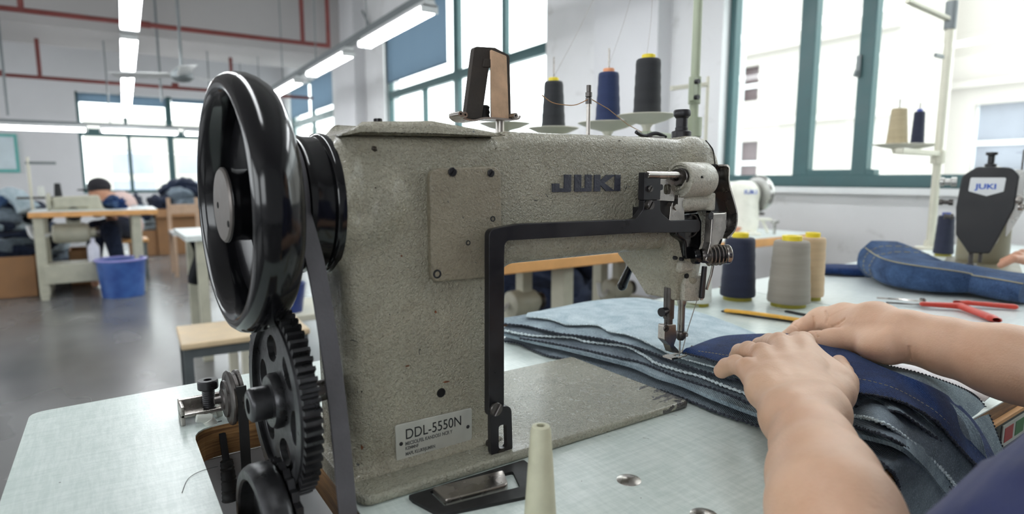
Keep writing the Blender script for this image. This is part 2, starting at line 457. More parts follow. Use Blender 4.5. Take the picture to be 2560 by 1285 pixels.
# hung fluorescent fixtures
def fixture(length, label, group):
    t = thing('fluorescent_light', label, 'ceiling light', (0, 0, 0), group)
    M().prism([(-.055, .02), (.055, .02), (.03, .065), (-.03, .065)], 0, length, 'xz').build('batten', MT['white_enamel'], t, smooth=False)
    for sx in (-.04, .04):
        M().cyl((sx, .03, 0), (sx, length-.03, 0), .019, n=16).build('tube', MT['tube'], t)
    for y in (0, length-.02): M().box((-.06, y, -.02), (.06, y+.02, .03)).build('tube_holder', MT['white_enamel'], t, smooth=False)
    return t
fx_a = None
wordsL = ['added unseen nearest', 'second', 'third', 'fourth', 'fifth', 'sixth', 'seventh', 'farthest']
rows = [('left', .115, 1.36, [.05, 1.9, 3.75, 5.80, 7.65, 9.5, 11.4]), ('right', 1.79, 1.36, [.15, 1.98, 3.80, 5.52, 7.38, 9.4, 11.3])]  # first fittings of each row are unseen, added overhead to brighten the table
for side, x, z, st in rows:
    for i, y in enumerate(st):
        o_ = fixture(1.72 if side == 'left' else 1.3, '', None) if i == 0 else copy_tree(o_)
        o_['label'] = '%s twin tube light in the long hanging row on the %s' % ((wordsL[i] if i < len(st)-1 else 'farthest'), 'left' if side == 'left' else 'right by the windows')
        o_['category'] = 'ceiling light'; o_['group'] = 'tube lights of the %s hanging row' % side
        o_.location = ri((x, y, z)); o_.rotation_euler.z = -RA
    m = M().box((x-.03, st[0]-.3, z+.066), (x+.03, st[-1]+1.8, z+.12)) if side == 'right' else M().box((x-.02, st[0]-.3, z+.066), (x+.02, st[-1]+1.8, z+.09))
    for i in range(8):
        y = st[0]+.15+i*1.55
        m.cyl((x-.03, y, z+.1), (x-.03, y, ZC-.001 if not 8.8 < y < 10.5 else 1.999), .006, n=8)
    tg = tag(m.build('cable_trunking', MT['grey_steel'], room=True, smooth=False), 'long grey metal trunking with hanger rods carrying the %s light row' % side, 'trunking')
for i, (a, b) in enumerate([(-1.5, -.35), (-.22, .62), (.74, 1.6)]):
    o_ = fixture(1.2 if i != 1 else .9, 'tube light hanging across the far windows, %s of three' % ['leftmost', 'middle', 'rightmost'][i], 'tube lights of the far cross row')
    o_.location = ri((a if i else -1.55, 9.6, .86)); o_.rotation_euler.z = -RA-PI/2
m = M().box((-1.8, 9.57, .925), (1.9, 9.63, .96))
for x in (-1.3, -.1, 1.1): m.cyl((x, 9.6, .95), (x, 9.6, 2.0), .008, n=8)
tag(m.build('cable_trunking', MT['grey_steel'], room=True, smooth=False), 'grey metal trunking over the tube lights hanging across the far windows', 'trunking')

# red sprinkler pipes
def pipe(label, segs, y, r=.024):
    m = M()
    for a, b in segs: m.cyl((a[0], y, a[1]), (b[0], y, b[1]), r, n=12)
    for a, b in segs[:1]:
        for k in range(1, 4):
            x = a[0]+(b[0]-a[0])*k/4; m.cyl((x-.04, y, a[1]), (x+.04, y, a[1]), r*1.35, n=12)
    return tag(m.build('sprinkler_pipe', MT['redpipe'], room=True), label, 'pipe', 'red sprinkler pipes')
pipe('red sprinkler pipe running under the ceiling and turning up near the light row', [((-5, 1.72), (2.04, 1.72)), ((2.04, 1.70), (2.04, ZC)), ((1.76, 1.70), (1.76, ZC)), ((-.66, 1.7), (-.66, ZC))], 7.0)
pipe('lower red sprinkler pipe hanging in front of the far wall above the windows', [((-5, 1.55), (2.6, 1.50)), ((-.81, 1.53), (-.81, 2.0)), ((1.44, 1.5), (1.44, 2.0))], 9.9)
for x, lab in ((-1.05, 'thin grey conduit hanging down the far wall at the left'), (.47, 'thin grey conduit hanging down the far wall beside the ceiling fan')):
    tag(M().cyl((x, 8.9, .95 if x < 0 else 1.2), (x, 8.9, ZC), .014, n=10).build('conduit', MT['grey_steel'], room=True), lab, 'conduit')

q_ = PR(968, 240, 0, D-.03)
tag(M().cyl((D-.03, q_.y, .2), (D-.03, q_.y, 2.0), .018, n=10).tube(smooth_path([(D-.03, q_.y, 1.95), (D-.06, q_.y+.35, 2.15), (D-.06, q_.y+.75, 2.5)], 5), .016, n=8).build('conduit', MT['grey_steel'], room=True), 'grey pipe running down the window side pillar behind the light row', 'conduit')
# ceiling fan
t = thing('ceiling_fan', 'white three blade ceiling fan hanging between the two light rows', 'fan')
M().cyl((0, 0, .06), (0, 0, 1.42), .012, n=10).build('down_rod', MT['grey_steel'], t)
M().lathe([(0, -.06), (.06, -.05), (.09, -.02), (.09, .02), (.05, .06), (.02, .09)], (0, 0, 0), n=24).build('motor_housing', MT['grey_steel'], t)
for k in range(3):
    a = 2*PI*k/3+.5; m = M()
    m.sheet(lambda u, v: ((.10+.5*u)*math.cos(a)-(v-.5)*(.09+.05*u)*math.sin(a), (.10+.5*u)*math.sin(a)+(v-.5)*(.09+.05*u)*math.cos(a), (v-.5)*.03), 6, 3, .004)
    m.build('blade', MT['white_enamel'], t)
t.location = ri((.50, 6.2, 1.15))

# notice board on far wall
t = thing('notice_board', 'pale notice board with a teal border on the far wall', 'notice board')
M().box((-2.6, L-.03, .345), (-1.51, L-.002, 1.0)).build('board', MT['teal2'] if 'teal2' in MT else simple('teal_border', S(98, 178, 172), .6), t, smooth=False)
M().box((-2.56, L-.04, .40), (-1.55, L-.031, .95)).build('paper', simple('pale_blue_paper', S(206, 220, 226), .7, var=.06, vscale=6), t, smooth=False)
t.rotation_euler.z = -RA

# buildings outside
def facade(label, x, y0, y1, z0, z1, wins, ledges, wm):
    t = thing('building', label, 'building'); m = M()
    m.prism([(y0, z0), (y1, z0), (y1, z1), (y0, z1)], x, x+.4, 'yz', [[(a, c), (b, c), (b, d), (a, d)] for a, b, c, d in wins]).box((x+.4, y0, z0), (x+1.7, y1, z1))
    m.build('wall', MT['facade'], t, smooth=False)
    for a, b, c, d in wins:
        q = M().box((x+.15, a, c), (x+.2, b, d)); wo = q.build('window', wm, t, smooth=False)
        k = M(); n = 3 if b-a > 1.5 else 1
        for i in range(n+1): yy = a+(b-a)*i/n; k.box((x+.12, yy-.02, c), (x+.16, yy+.02, d))
        k.box((x+.10, a, c+(d-c)*.38), (x+.16, b, c+(d-c)*.38+.08)).build('window_frame', MT['white_enamel'], wo, smooth=False)
    m = M()
    for z in ledges: m.box((x-.15, y0, z-.05), (x, y1, z+.05))
    m.build('ledge', MT['facade'], t, smooth=False)
    t.rotation_euler.z = -RA
    return t
XB = 9.5
def rect_on(x, p, q):
    a = PR(p[0], p[1], 0, x); b = PR(q[0], q[1], 0, x); return (min(a.y, b.y), max(a.y, b.y), min(a.z, b.z), max(a.z, b.z))
wa = [rect_on(XB, (1846, 170), (1894, 250)), rect_on(XB, (1840, 355), (1890, 450))]
facade('cream building outside with two shaded windows, seen through the left panes', XB, 4.5, 9.5, -7, 5.0, wa, [PR(1990, 110, 0, XB).z, PR(1990, 300, 0, XB).z], MT['fac_win'])
wb = [rect_on(12, (2437, 262), (2600, 425))]
facade('pale building outside with blue tinted windows, seen through the right panes', 12, -6, 5.25, -7, 4.2, wb, [PR(2400, 215, 0, 12).z], MT['fac_win2'])
t = thing('building', 'pale building with a wide window seen through the far windows', 'building')
M().box((-1, 24, -7), (7, 28, 2.2)).build('wall', MT['facade'], t, smooth=False)
for a in (-.3, 1.6): 
    for zz in (.0, 1.0): M().box((a, 23.95, zz-.6), (a+1.2, 24.02, zz+.15)).build('window', MT['fac_win2'], t, smooth=False)
t.rotation_euler.z = -RA
# ------------------------------------------------------------------ smooth solids: distance fields meshed with surface nets
class SDF:
    def __init__(s, lo, hi, h):
        s.lo = np.array(lo, float); s.h = h; s.n = np.ceil((np.array(hi, float)-s.lo)/h).astype(int)+1
        s.F = np.full(s.n, 1.0, np.float32)
    def sub(s, lo, hi):
        a = np.clip(np.floor((np.array(lo)-s.lo)/s.h).astype(int), 0, s.n-1); b = np.clip(np.ceil((np.array(hi)-s.lo)/s.h).astype(int)+1, 1, s.n)
        if (b <= a).any(): return None
        ax = [(s.lo[k]+np.arange(a[k], b[k])*s.h).astype(np.float32) for k in range(3)]
        return tuple(slice(a[k], b[k]) for k in range(3)), ax[0][:, None, None], ax[1][None, :, None], ax[2][None, None, :]
    def put(s, sl, d, k, op='add'):
        f = s.F[sl]
        if op == 'add':
            if k > 0:
                hh = np.clip(.5+.5*(d-f)/k, 0, 1); s.F[sl] = d*(1-hh)+f*hh - k*hh*(1-hh)
            else: s.F[sl] = np.minimum(f, d)
        else:
            if k > 0:
                hh = np.clip(.5-.5*(d+f)/k, 0, 1); s.F[sl] = f*(1-hh)+(-d)*hh + k*hh*(1-hh)
            else: s.F[sl] = np.maximum(f, -d)
        return s
    def cap(s, a, b, ra, rb=None, k=.004, op='add', sq=None):
        """tapered capsule; sq=(axis, factor) flattens it across an axis"""
        rb = ra if rb is None else rb; a = np.array(a, float); b = np.array(b, float); R = max(ra, rb)+k*1.5+s.h*2
        q = s.sub(np.minimum(a, b)-R, np.maximum(a, b)+R)
        if q is None: return s
        sl, X, Y, Z = q; ba = b-a; L2 = max(float(ba@ba), 1e-12)
        px, py, pz = X-a[0], Y-a[1], Z-a[2]
        t = np.clip((px*ba[0]+py*ba[1]+pz*ba[2])/L2, 0, 1)
        dx, dy, dz = px-t*ba[0], py-t*ba[1], pz-t*ba[2]
        if sq is not None:
            n = np.array(sq[0], float); n /= np.linalg.norm(n); w = dx*n[0]+dy*n[1]+dz*n[2]; e = (1/sq[1]-1)
            dx, dy, dz = dx+w*n[0]*e, dy+w*n[1]*e, dz+w*n[2]*e
        d = np.sqrt(dx*dx+dy*dy+dz*dz)-(ra+(rb-ra)*t)
        if sq is not None: d = d*min(1, sq[1])
        return s.put(sl, d.astype(np.float32), k, op)
    def chain(s, pts, k=.004, **kw):
        for p, q in zip(pts, pts[1:]): s.cap(p[:3], q[:3], p[3], q[3], k, **kw)
        return s
    def ell(s, c, r, k=.004, op='add', rot=None):
        c = np.array(c, float); r = np.array(r, float); R = r.max()+k*1.5+s.h*2
        q = s.sub(c-R, c+R)
        if q is None: return s
        sl, X, Y, Z = q; px, py, pz = X-c[0], Y-c[1], Z-c[2]
        if rot is not None:
            m = np.array(rot)  # rows: local axes
            px, py, pz = (m[i][0]*px+m[i][1]*py+m[i][2]*pz for i in range(3))
        k0 = np.sqrt((px/r[0])**2+(py/r[1])**2+(pz/r[2])**2); k1 = np.sqrt((px/r[0]**2)**2+(py/r[1]**2)**2+(pz/r[2]**2)**2)
        d = k0*(k0-1)/np.maximum(k1, 1e-6)
        return s.put(sl, d.astype(np.float32), k, op)
    def box(s, lo, hi, r=.003, k=0, op='add'):
        lo = np.array(lo, float); hi = np.array(hi, float); q = s.sub(lo-k*1.5-s.h*3, hi+k*1.5+s.h*3)
        if q is None: return s
        sl, X, Y, Z = q; c = (lo+hi)/2; e = (hi-lo)/2-r
        qx, qy, qz = abs(X-c[0])-e[0], abs(Y-c[1])-e[1], abs(Z-c[2])-e[2]
        d = np.sqrt(np.maximum(qx, 0)**2+np.maximum(qy, 0)**2+np.maximum(qz, 0)**2)+np.minimum(np.maximum(np.maximum(qx, qy), qz), 0)-r
        return s.put(sl, d.astype(np.float32), k, op)
    def poly(s, pts, y0, y1, r=.01, k=0, op='add'):
        """x-z outline extruded from y0 to y1 with rounded rims"""
        P_ = np.array(pts, float); mg = k*1.5+s.h*3
        q = s.sub((P_[:, 0].min()-mg, y0-mg, P_[:, 1].min()-mg), (P_[:, 0].max()+mg, y1+mg, P_[:, 1].max()+mg)); sl, X, Y, Z = q
        x = X[:, 0, 0][:, None]; z = Z[0, 0, :][None, :]; d2 = np.full((x.size, z.size), 1e9); ins = np.zeros((x.size, z.size), bool)
        for i in range(len(P_)):
            a, b = P_[i-1], P_[i]; e = b-a; L2 = e@e
            if L2 < 1e-14: continue
            t = np.clip(((x-a[0])*e[0]+(z-a[1])*e[1])/L2, 0, 1); d2 = np.minimum(d2, (x-a[0]-t*e[0])**2+(z-a[1]-t*e[1])**2)
            c = ((a[1] > z) != (b[1] > z))
            if e[1] != 0: ins ^= (c & (x < e[0]*(z-a[1])/e[1]+a[0]))
        d = np.sqrt(d2); d[ins] *= -1; d = d[:, None, :]+r; w = abs(Y-(y0+y1)/2)-(y1-y0)/2+r
        o = np.sqrt(np.maximum(d, 0)**2+np.maximum(w, 0)**2)+np.minimum(np.maximum(d, w), 0)-r
        return s.put(sl, o.astype(np.float32), k, op)
    def surf(s, px, py, t0=.2, t1=1.2, step=.0008):
        """first solid point along the sight line of a photo pixel"""
        d = ray(px, py); T = np.arange(t0, t1, step); Q = np.array(CAM)[None]+T[:, None]*np.array(d)[None]
        I = np.round((Q-s.lo)/s.h).astype(int); ok = ((I >= 0) & (I < s.n)).all(1); I = np.clip(I, 0, s.n-1)
        hit = ok & (s.F[tuple(I.T)] < 0)
        return Vector(Q[hit.argmax()]) if hit.any() else None
    def mesh(s, name, mat, parent=None, smooth_it=0, mats=None, origin=None):
        F = s.F; h = s.h; S = F < 0
        n = S.shape
        c = [S[i:n[0]-1+i, j:n[1]-1+j, k:n[2]-1+k] for i in (0, 1) for j in (0, 1) for k in (0, 1)]
        an = c[0].copy(); al = c[0].copy()
        for q in c[1:]: an |= q; al &= q
        idx = np.argwhere(an & ~al); vid = np.full((n[0]-1, n[1]-1, n[2]-1), -1, np.int32); vid[tuple(idx.T)] = np.arange(len(idx))
        acc = np.zeros((len(idx), 3)); cnt = np.zeros(len(idx))
        offs = [(i, j, k) for i in (0, 1) for j in (0, 1) for k in (0, 1)]
        for a in offs:
            for ax in range(3):
                if a[ax]: continue
                b = list(a); b[ax] = 1
                f0 = F[tuple((idx+a).T)]; f1 = F[tuple((idx+b).T)]; m = (f0 < 0) != (f1 < 0)
                t = np.where(m, f0/np.where(m, f0-f1, 1), 0); p = np.repeat(np.array(a, float)[None], len(idx), 0); p[:, ax] = t
                acc[m] += p[m]; cnt[m] += 1
        V = (idx+acc/np.maximum(cnt, 1)[:, None])*h+s.lo
        Q = []
        for ax in range(3):
            sl0 = [slice(None)]*3; sl1 = [slice(None)]*3; sl0[ax] = slice(0, -1); sl1[ax] = slice(1, None)
            e = S[tuple(sl0)] != S[tuple(sl1)]; I = np.argwhere(e); u, w = [(1, 2), (2, 0), (0, 1)][ax]
            I = I[(I[:, u] > 0) & (I[:, w] > 0) & (I[:, u] < n[u]-1) & (I[:, w] < n[w]-1)]
            def g(du, dw):
                J = I.copy(); J[:, u] += du; J[:, w] += dw; return vid[tuple(J.T)]
            q = np.stack([g(-1, -1), g(0, -1), g(0, 0), g(-1, 0)], 1); fl = ~S[tuple(I.T)]; q[fl] = q[fl][:, ::-1]; Q.append(q)
        Q = np.concatenate(Q)
        for _ in range(smooth_it):
            A = np.zeros_like(V); N = np.zeros(len(V))
            for i in range(4):
                a, b = Q[:, i], Q[:, (i+1) % 4]
                np.add.at(A, a, V[b]); np.add.at(N, a, 1); np.add.at(A, b, V[a]); np.add.at(N, b, 1)
            V = V*.4+A/np.maximum(N, 1)[:, None]*.6
        off = np.array(world_loc(parent)) if parent else (np.array(origin) if origin else np.zeros(3)); V = V-off
        me = bpy.data.meshes.new(name); me.vertices.add(len(V)); me.vertices.foreach_set('co', V.astype(np.float32).ravel())
        me.loops.add(len(Q)*4); me.loops.foreach_set('vertex_index', Q.astype(np.int32).ravel())
        me.polygons.add(len(Q)); me.polygons.foreach_set('loop_start', np.arange(len(Q), dtype=np.int32)*4)
        me.polygons.foreach_set('use_smooth', np.ones(len(Q), bool)); me.update(calc_edges=True); me.validate()
        me.materials.append(mat)
        o = bpy.data.objects.new(name, me); COL.objects.link(o)
        if parent: o.parent = parent
        elif origin: o.location = origin
        return o
# ------------------------------------------------------------------ work table
def laminate(name, a, b_, rough=.28):
    m, nt, b = newmat(name); co = coords(nt)
    f1 = noise(nt, coords(nt, (260, 30, 30)), 1, 4, .7, .3); f2 = noise(nt, coords(nt, (30, 260, 30)), 1, 4, .7, .3)
    lf = noise(nt, co, 5, 4)
    c = mix(nt, .5, ramp(nt, f1, [(.40, a), (.60, b_)]), ramp(nt, f2, [(.40, a), (.60, b_)]))
    c = mix(nt, math_(nt, 'MULTIPLY', ramp(nt, lf, [(.35, (0,)*3), (.7, (1,)*3)]), .15), c, tuple(x*.8 for x in a))
    sp = noise(nt, co, 90, 2, .5, 1); c = mix(nt, ramp(nt, sp, [(.775, (0,)*3), (.785, (1,)*3)]), c, (.10, .09, .08))
    setc(nt, b, c); b.inputs['Roughness'].default_value = rough; b.inputs['Specular IOR Level'].default_value = .45
    bump(nt, b, noise(nt, co, 300, 3), .0002, .6); return m
MT['lam'] = laminate('pale_green_laminate', S(196, 209, 204), S(221, 230, 226))
def ply():
    m, nt, b = newmat('plywood_edge'); co = coords(nt, (14, 14, 260))
    c = ramp(nt, noise(nt, co, 1, 5, .6, .8), [(.3, S(96, 66, 40)), (.55, S(148, 110, 68)), (.75, S(178, 140, 92))]); setc(nt, b, c); b.inputs['Roughness'].default_value = .6
    bump(nt, b, noise(nt, co, 1.4, 4), .0008); return m
MT['ply'] = ply()
TX1 = 1.175
hole = round_poly([(.058, .30, .01), (.1435, .30, .004), (.1435, .655, .01), (.058, .655, .028)])
outl = round_poly([(-.087, .225, .004), (TX1, .225, .003), (TX1, .855, .003), (-.080, .800, .016)])
tA = thing('sewing_table', 'large pale green laminate table under the old grey green sewing machine', 'table', (.5, .5, -.75))
M().prism(outl, -.0015, 0, 'xy', [hole]).build('laminate_top', MT['lam'], tA, smooth=False)
M().prism(outl, -.034, -.0016, 'xy', [hole]).build('table_board', MT['ply'], tA, smooth=False)
MT['cream_cast'] = simple('cream_cast_paint', S(182, 180, 162), .45, var=.12, vscale=14)
for x in (0.0, 1.08):
    for y in (.29, .74):
        M().box((x-.03, y-.03, -.75), (x+.03, y+.03, -.0345)).build('leg', MT['cream_cast'], tA, bevel=.004, seg=2)
M().box((0.0, .48, -.62), (1.08, .54, -.56)).build('cross_bar', MT['cream_cast'], tA, bevel=.004, seg=2)

# ------------------------------------------------------------------ the old machine
OLIVE = S(150, 152, 134)
MT['hammer'] = hammered('hammered_green_paint', S(168, 163, 145), rough=.25)
MT['hammer_bed'] = hammered('hammered_bed_paint', S(164, 162, 146), wear=((.9, -.55, 0), .150, .240), rough=.2)
MT['hammer_plate'] = hammered('aged_plate_paint', S(150, 141, 122), rough=.38, strength=.5)
MT['hammer_lt'] = hammered('pale_hammered_casting', S(182, 178, 164), rough=.3, strength=.6)
MT['enamel'] = simple('black_enamel', S(17, 17, 20), .14, var=.3, vscale=30, spec=.55, rvar=.05)
MT['blk_steel'] = simple('blued_steel', S(44, 43, 46), .38, metal=.4, var=.2, vscale=35, rvar=.12)
MT['steel'] = simple('worn_steel', S(168, 162, 156), .27, metal=.95, var=.15, vscale=60, rvar=.1)
MT['dk_steel'] = simple('oiled_steel', S(92, 88, 86), .33, metal=.8, var=.25, vscale=60, rvar=.12)
MT['gear'] = simple('greasy_iron', S(74, 74, 76), .36, metal=.75, var=.3, vscale=50, rvar=.14, bsc=200, bd=.0003)
MT['rubber'] = simple('grey_rubber', S(88, 86, 90), .6, var=.12, vscale=60, bsc=300, bd=.0002)
MT['rubber_dk'] = simple('black_rubber', S(24, 24, 25), .55, var=.2, vscale=60)
MT['hole'] = simple('black_hole', (.004, .004, .004), .9)
sm = thing('sewing_machine', 'old grey green sewing machine with a black handwheel in the foreground', 'sewing machine', (.30, .50, 0))

# bed
bo = [(.145, .415), (.300, .415), (.515, .415), (.515, .612), (.145, .612)]
bed_o = round_poly([(.1455, .4165, .014), (.5165, .4125, .006), (.5165, .612, .006), (.1455, .612, .006)])
M().prism(bed_o, .0, .0085, 'xy').build('bed', MT['hammer_bed'], sm, bevel=.003, seg=3)
# body casting
YF, YBk = .45, .535
out = round_poly([(.1505, .004, .0), (.1495, .272, .012), (.158, .2835, .008), (.30, .2865, .01), (.305, .292, .006), (.575, .2945, .022), (.596, .262, .02), (.596, .200, .02), (.583, .1715, .01),
                  (.3035, .1705, .022), (.290, .150, .01), (.2885, .004, 0)], 6)
g = SDF((.128, .425, -.004), (.615, .56, .305), .0016)
g.poly(out, YF, YBk, r=.0125)
q_ = g.sub((.50, .43, .09), (.60, .56, .21)); sl_, X_, Y_, Z_ = q_
pl_ = [(.4495, .1112), (.496, .1112), (.5385, .157), (.540, .20), (.4495, .20)]
d2 = np.full((1, Y_.shape[1], Z_.shape[2]), 1e9); ins = np.zeros(d2.shape, bool)
for i in range(len(pl_)):
    a, b = np.array(pl_[i-1]), np.array(pl_[i]); e = b-a
    t = np.clip(((Y_-a[0])*e[0]+(Z_-a[1])*e[1])/(e@e), 0, 1); d2 = np.minimum(d2, (Y_-a[0]-t*e[0])**2+(Z_-a[1]-t*e[1])**2)
    if e[1] != 0: ins ^= ((a[1] > Z_) != (b[1] > Z_)) & (Y_ < e[0]*(Z_-a[1])/e[1]+a[0])
dd = np.sqrt(d2); dd[ins] *= -1; dd = dd+.002; w_ = abs(X_-.5505)-(.0185+np.clip((Z_-.13)*.25, 0, .02))+.002
dd = np.sqrt(np.maximum(dd, 0)**2+np.maximum(w_, 0)**2)+np.minimum(np.maximum(dd, w_), 0)-.002
g.put(sl_, dd.astype(np.float32), .010)
g.box((.143, .4435, -.01), (.2945, .545, .0105), .004, k=.012)                       # flared foot on the bed
g.cap((.140, .4925, .229), (.17, .4925, .229), .0555, .054, k=.006)                  # boss round the shaft
g.cap((.57, .47, .262), (.585, .47, .235), .030, .028, k=.02)                        # head bulges
g.ell((.545, .462, .158), (.022, .022, .030), k=.012)
g.ell((.552, .452, .137), (.014, .012, .013), k=.005)
g.cap((.585, .485, .235), (.588, .478, .17), .022, .014, k=.015)
g.box((.10, .40, .28), (.1425, .58, .30), 0, op='cut'); g.box((.10, .425, -.01), (.1425, .58, .31), 0, op='cut')
g.cap((.175, .438, .262), (.166, .438, .225), .011, .006, k=.016, op='cut')          # dent beside the pulley
g.mesh('body', MT['hammer'], sm)
body_sdf = g
# lid
lid = round_poly([(.1535, .447, .012), (.2905, .443, .004), (.292, .535, .004), (.160, .532, .03)])
def lidp(x, y):
    t = max(0, min(1, (x-.152)/.022)); f = t*t*(3-2*t); e = max(0, min(1, (.292-x)/.04)); top = .0022+.0078*e*f
    return .2848+.0012*f-.003*(1-f), top
m = M(); lidr = smooth_path(lid, 2, True)
r0 = [Vector((x, y, lidp(x, y)[0])) for x, y in lidr]; r1 = [Vector((x, y, lidp(x, y)[0]+lidp(x, y)[1]*.55)) for x, y in lidr]
cxl = Vector((.225, .49, 0)); r2 = [Vector((x+(cxl.x-x)*.035, y+(cxl.y-y)*.06, lidp(x, y)[0]+lidp(x, y)[1])) for x, y in lidr]
m.rings([r0, r1, r2]); m.build('top_cover', MT['hammer'], sm, ang=50)
for x, y in ((.186, .462),):
    M().cyl((x, y, .292), (x, y, .2968), .0035, n=14).build('cover_screw', MT['blk_steel'], sm, bevel=.0005, seg=1)
# side cover plate
def screw(c, r, h, parent, mat='blk_steel', axis=(0, -1, 0), slot=.5, ang=.6, name='screw'):
    """slotted screw head; c on the surface, head stands out along axis"""
    u, v, d = frame(axis); c = Vector(c); m = M()
    cs, sn = math.cos(ang), math.sin(ang); e = u*cs+v*sn; e2 = v*cs-u*sn; w = r*.16; n = 14
    for sgn in (1, -1):
        pts = []
        a0 = math.asin(w/r)
        for i in range(n+1):
            a = a0+(PI-2*a0)*i/n; pts.append(e*math.cos(a)*r + e2*math.sin(a)*r*sgn)
        m.rings([[c+p for p in pts], [c+p+d*h for p in pts]])
    m.lathe([(0, 0), (r*.98, 0), (r*.98, h*.45), (0, h*.45)], c, d, n=20)
    return m.build(name, MT[mat], parent, bevel=r*.12, seg=1)
po = round_poly([(.2214, .1639, .008), (.2924, .1627, .008), (.2906, .2604, .010), (.2214, .2575, .010)])
plate = M().prism(po, .4432, .4505, 'xz').build('side_cover_plate', MT['hammer_plate'], sm, bevel=.0016, seg=3)
for px, py, r in ((1130, 430, .0038), (1226, 433, .0034)):
    q = P(px, py, 1, .4432); screw(q, r, .0018, plate, ang=.9)
for px, py, r in ((1093, 685, .0030), (1232, 547, .0020), (1170, 607, .0018)):
    q = P(px, py, 1, .4432); m = M().lathe([(0, -.0006), (r*.75, -.0006), (r*.75, .0004), (r, .0007), (r*1.25, .0004), (r*1.3, -.0004), (r, -.001)], q, (0, -1, 0), n=20)
    m.build('rivet', MT['rubber_dk'] if r < .0025 else MT['blk_steel'], plate)
q = P(1103, 982, 1, .4498); M().lathe([(0, .0002), (.0032, .0002), (.0036, .0007), (.0042, .0)], q, (0, -1, 0), n=20).build('threaded_hole', MT['hole'], sm)
# rust chips in the paint
MT['rust'] = simple('rust_chip', S(112, 66, 40), .8, var=.4, vscale=400)
def chip(px, py, r, mt='rust', s=(1, 1)):
    q = P(px, py, 1, .4495); n = 11
    pts = [(q.x+r*s[0]*math.cos(2*PI*i/n)*random.uniform(.6, 1.2), q.z+r*s[1]*math.sin(2*PI*i/n)*random.uniform(.6, 1.2)) for i in range(n)]
    return pts
m = M()
for px, py, r, s in ((961, 498, .0022, (.8, 1.3)), (1089, 780, .0016, (.7, .7)), (1018, 915, .0016, (1.3, .4)), (1115, 955, .0014, (2.4, .5)), (1004, 640, .0008, (1, 1)), (905, 1120, .0016, (.6, 1.5))):
    m.prism(chip(px, py, r, s=s), .4492, .4502, 'xz')
m.build('rust_chips', MT['rust'], sm, smooth=False)['kind'] = 'stuff'
m = M(); pp_ = [body_sdf.surf(*q) for q in ((1764, 351), (1774, 358), (1781, 372), (1785, 392), (1788, 418))]
m.tube(smooth_path([tuple(p) for p in pp_ if p], 5), .0007, n=6); m.build('cover_seam', MT['hole'], sm)
m = M()
for px, py, rx, rz in ((1510, 356, .0022, .0011), (1549, 352, .0018, .0010), (936, 372, .0030, .0022), (925, 470, .0012, .0006), (940, 470, .0010, .0008), (890, 640, .0012, .0018), (1150, 930, .0008, .0012), (900, 1088, .0012, .0028), (1075, 1010, .0012, .0009), (1240, 372, .0010, .0010), (1604, 392, .0010, .0008), (868, 380, .0009, .0020), (905, 980, .0010, .0014), (1420, 620, .0010, .0008)):
    c = body_sdf.surf(px, py)
    if c is None: continue
    n = 9; top = m.v(c-Vector((0, .0007, 0))); ring = [m.v(c+Vector((rx*math.cos(2*PI*k/n)*random.uniform(.6, 1.3), .0006, rz*math.sin(2*PI*k/n)*random.uniform(.6, 1.3)))) for k in range(n)]
    for k in range(n): m.f([top, ring[k], ring[(k+1) % n]])
m.build('paint_chips', simple('bare_iron_chip', S(58, 50, 42), .5, metal=.3), sm, smooth=False)['kind'] = 'stuff'
# name plate
npo = round_poly([(.1885, .0134, .003), (.2616, .0146, .003), (.2620, .0448, .003), (.1881, .0457, .003)])
MT['alu'] = simple('aluminium_plate', S(198, 198, 190), .38, metal=.35, var=.08, vscale=40, rvar=.08)
MT['ink'] = simple('black_ink', S(30, 31, 34), .5); MT['ink_soft'] = simple('faded_ink', S(98, 98, 96), .6)
npl = M().prism(npo, .4482, .4500, 'xz').build('name_plate', MT['alu'], sm, bevel=.0004, seg=1)
def text(body, size, loc, parent, mat, rot=(PI/2, 0, 0), name='lettering', ext=.0001, sx=1, space=1, align='LEFT', off=0):
    c = bpy.data.curves.new(name, 'FONT'); c.body = body; c.size = size; c.extrude = ext; c.space_character = space; c.align_x = align; c.offset = off
    t = bpy.data.objects.new(name, c); COL.objects.link(t)
    dg = bpy.context.evaluated_depsgraph_get(); me = bpy.data.meshes.new_from_object(t.evaluated_get(dg)); bpy.data.objects.remove(t)
    me.materials.clear(); me.materials.append(mat); me.name = name
    o = bpy.data.objects.new(name, me); COL.objects.link(o); o.rotation_euler = rot; o.scale = (sx, 1, 1)
    if parent: o.parent = parent; o.location = Vector(loc)-world_loc(parent)
    else: o.location = loc
    return o
text('DDL-5550N', .0128, (.1965, .4481, .0315), npl, MT['ink'], sx=.84)
text('MECSOLFEL KANDOS1 NCR Y', .0043, (.1965, .4481, .0262), npl, MT['ink_soft'], sx=.78, off=.00012)
text('KZMMNF', .0038, (.1965, .4481, .0222), npl, MT['ink_soft'], sx=.78, off=.00012)
text('MAPL KLUKRJUMRN', .0040, (.1965, .4481, .0172), npl, MT['ink_soft'], sx=.78, off=.00012)
for px, py in ((1003, 1110), (1170, 1067)):
    q = P(px, py, 1, .448); M().lathe([(0, .0006), (.0012, .0004), (.0017, 0), (.0017, -.0004)], q, (0, -1, 0), n=14).build('rivet', MT['blk_steel'], npl)
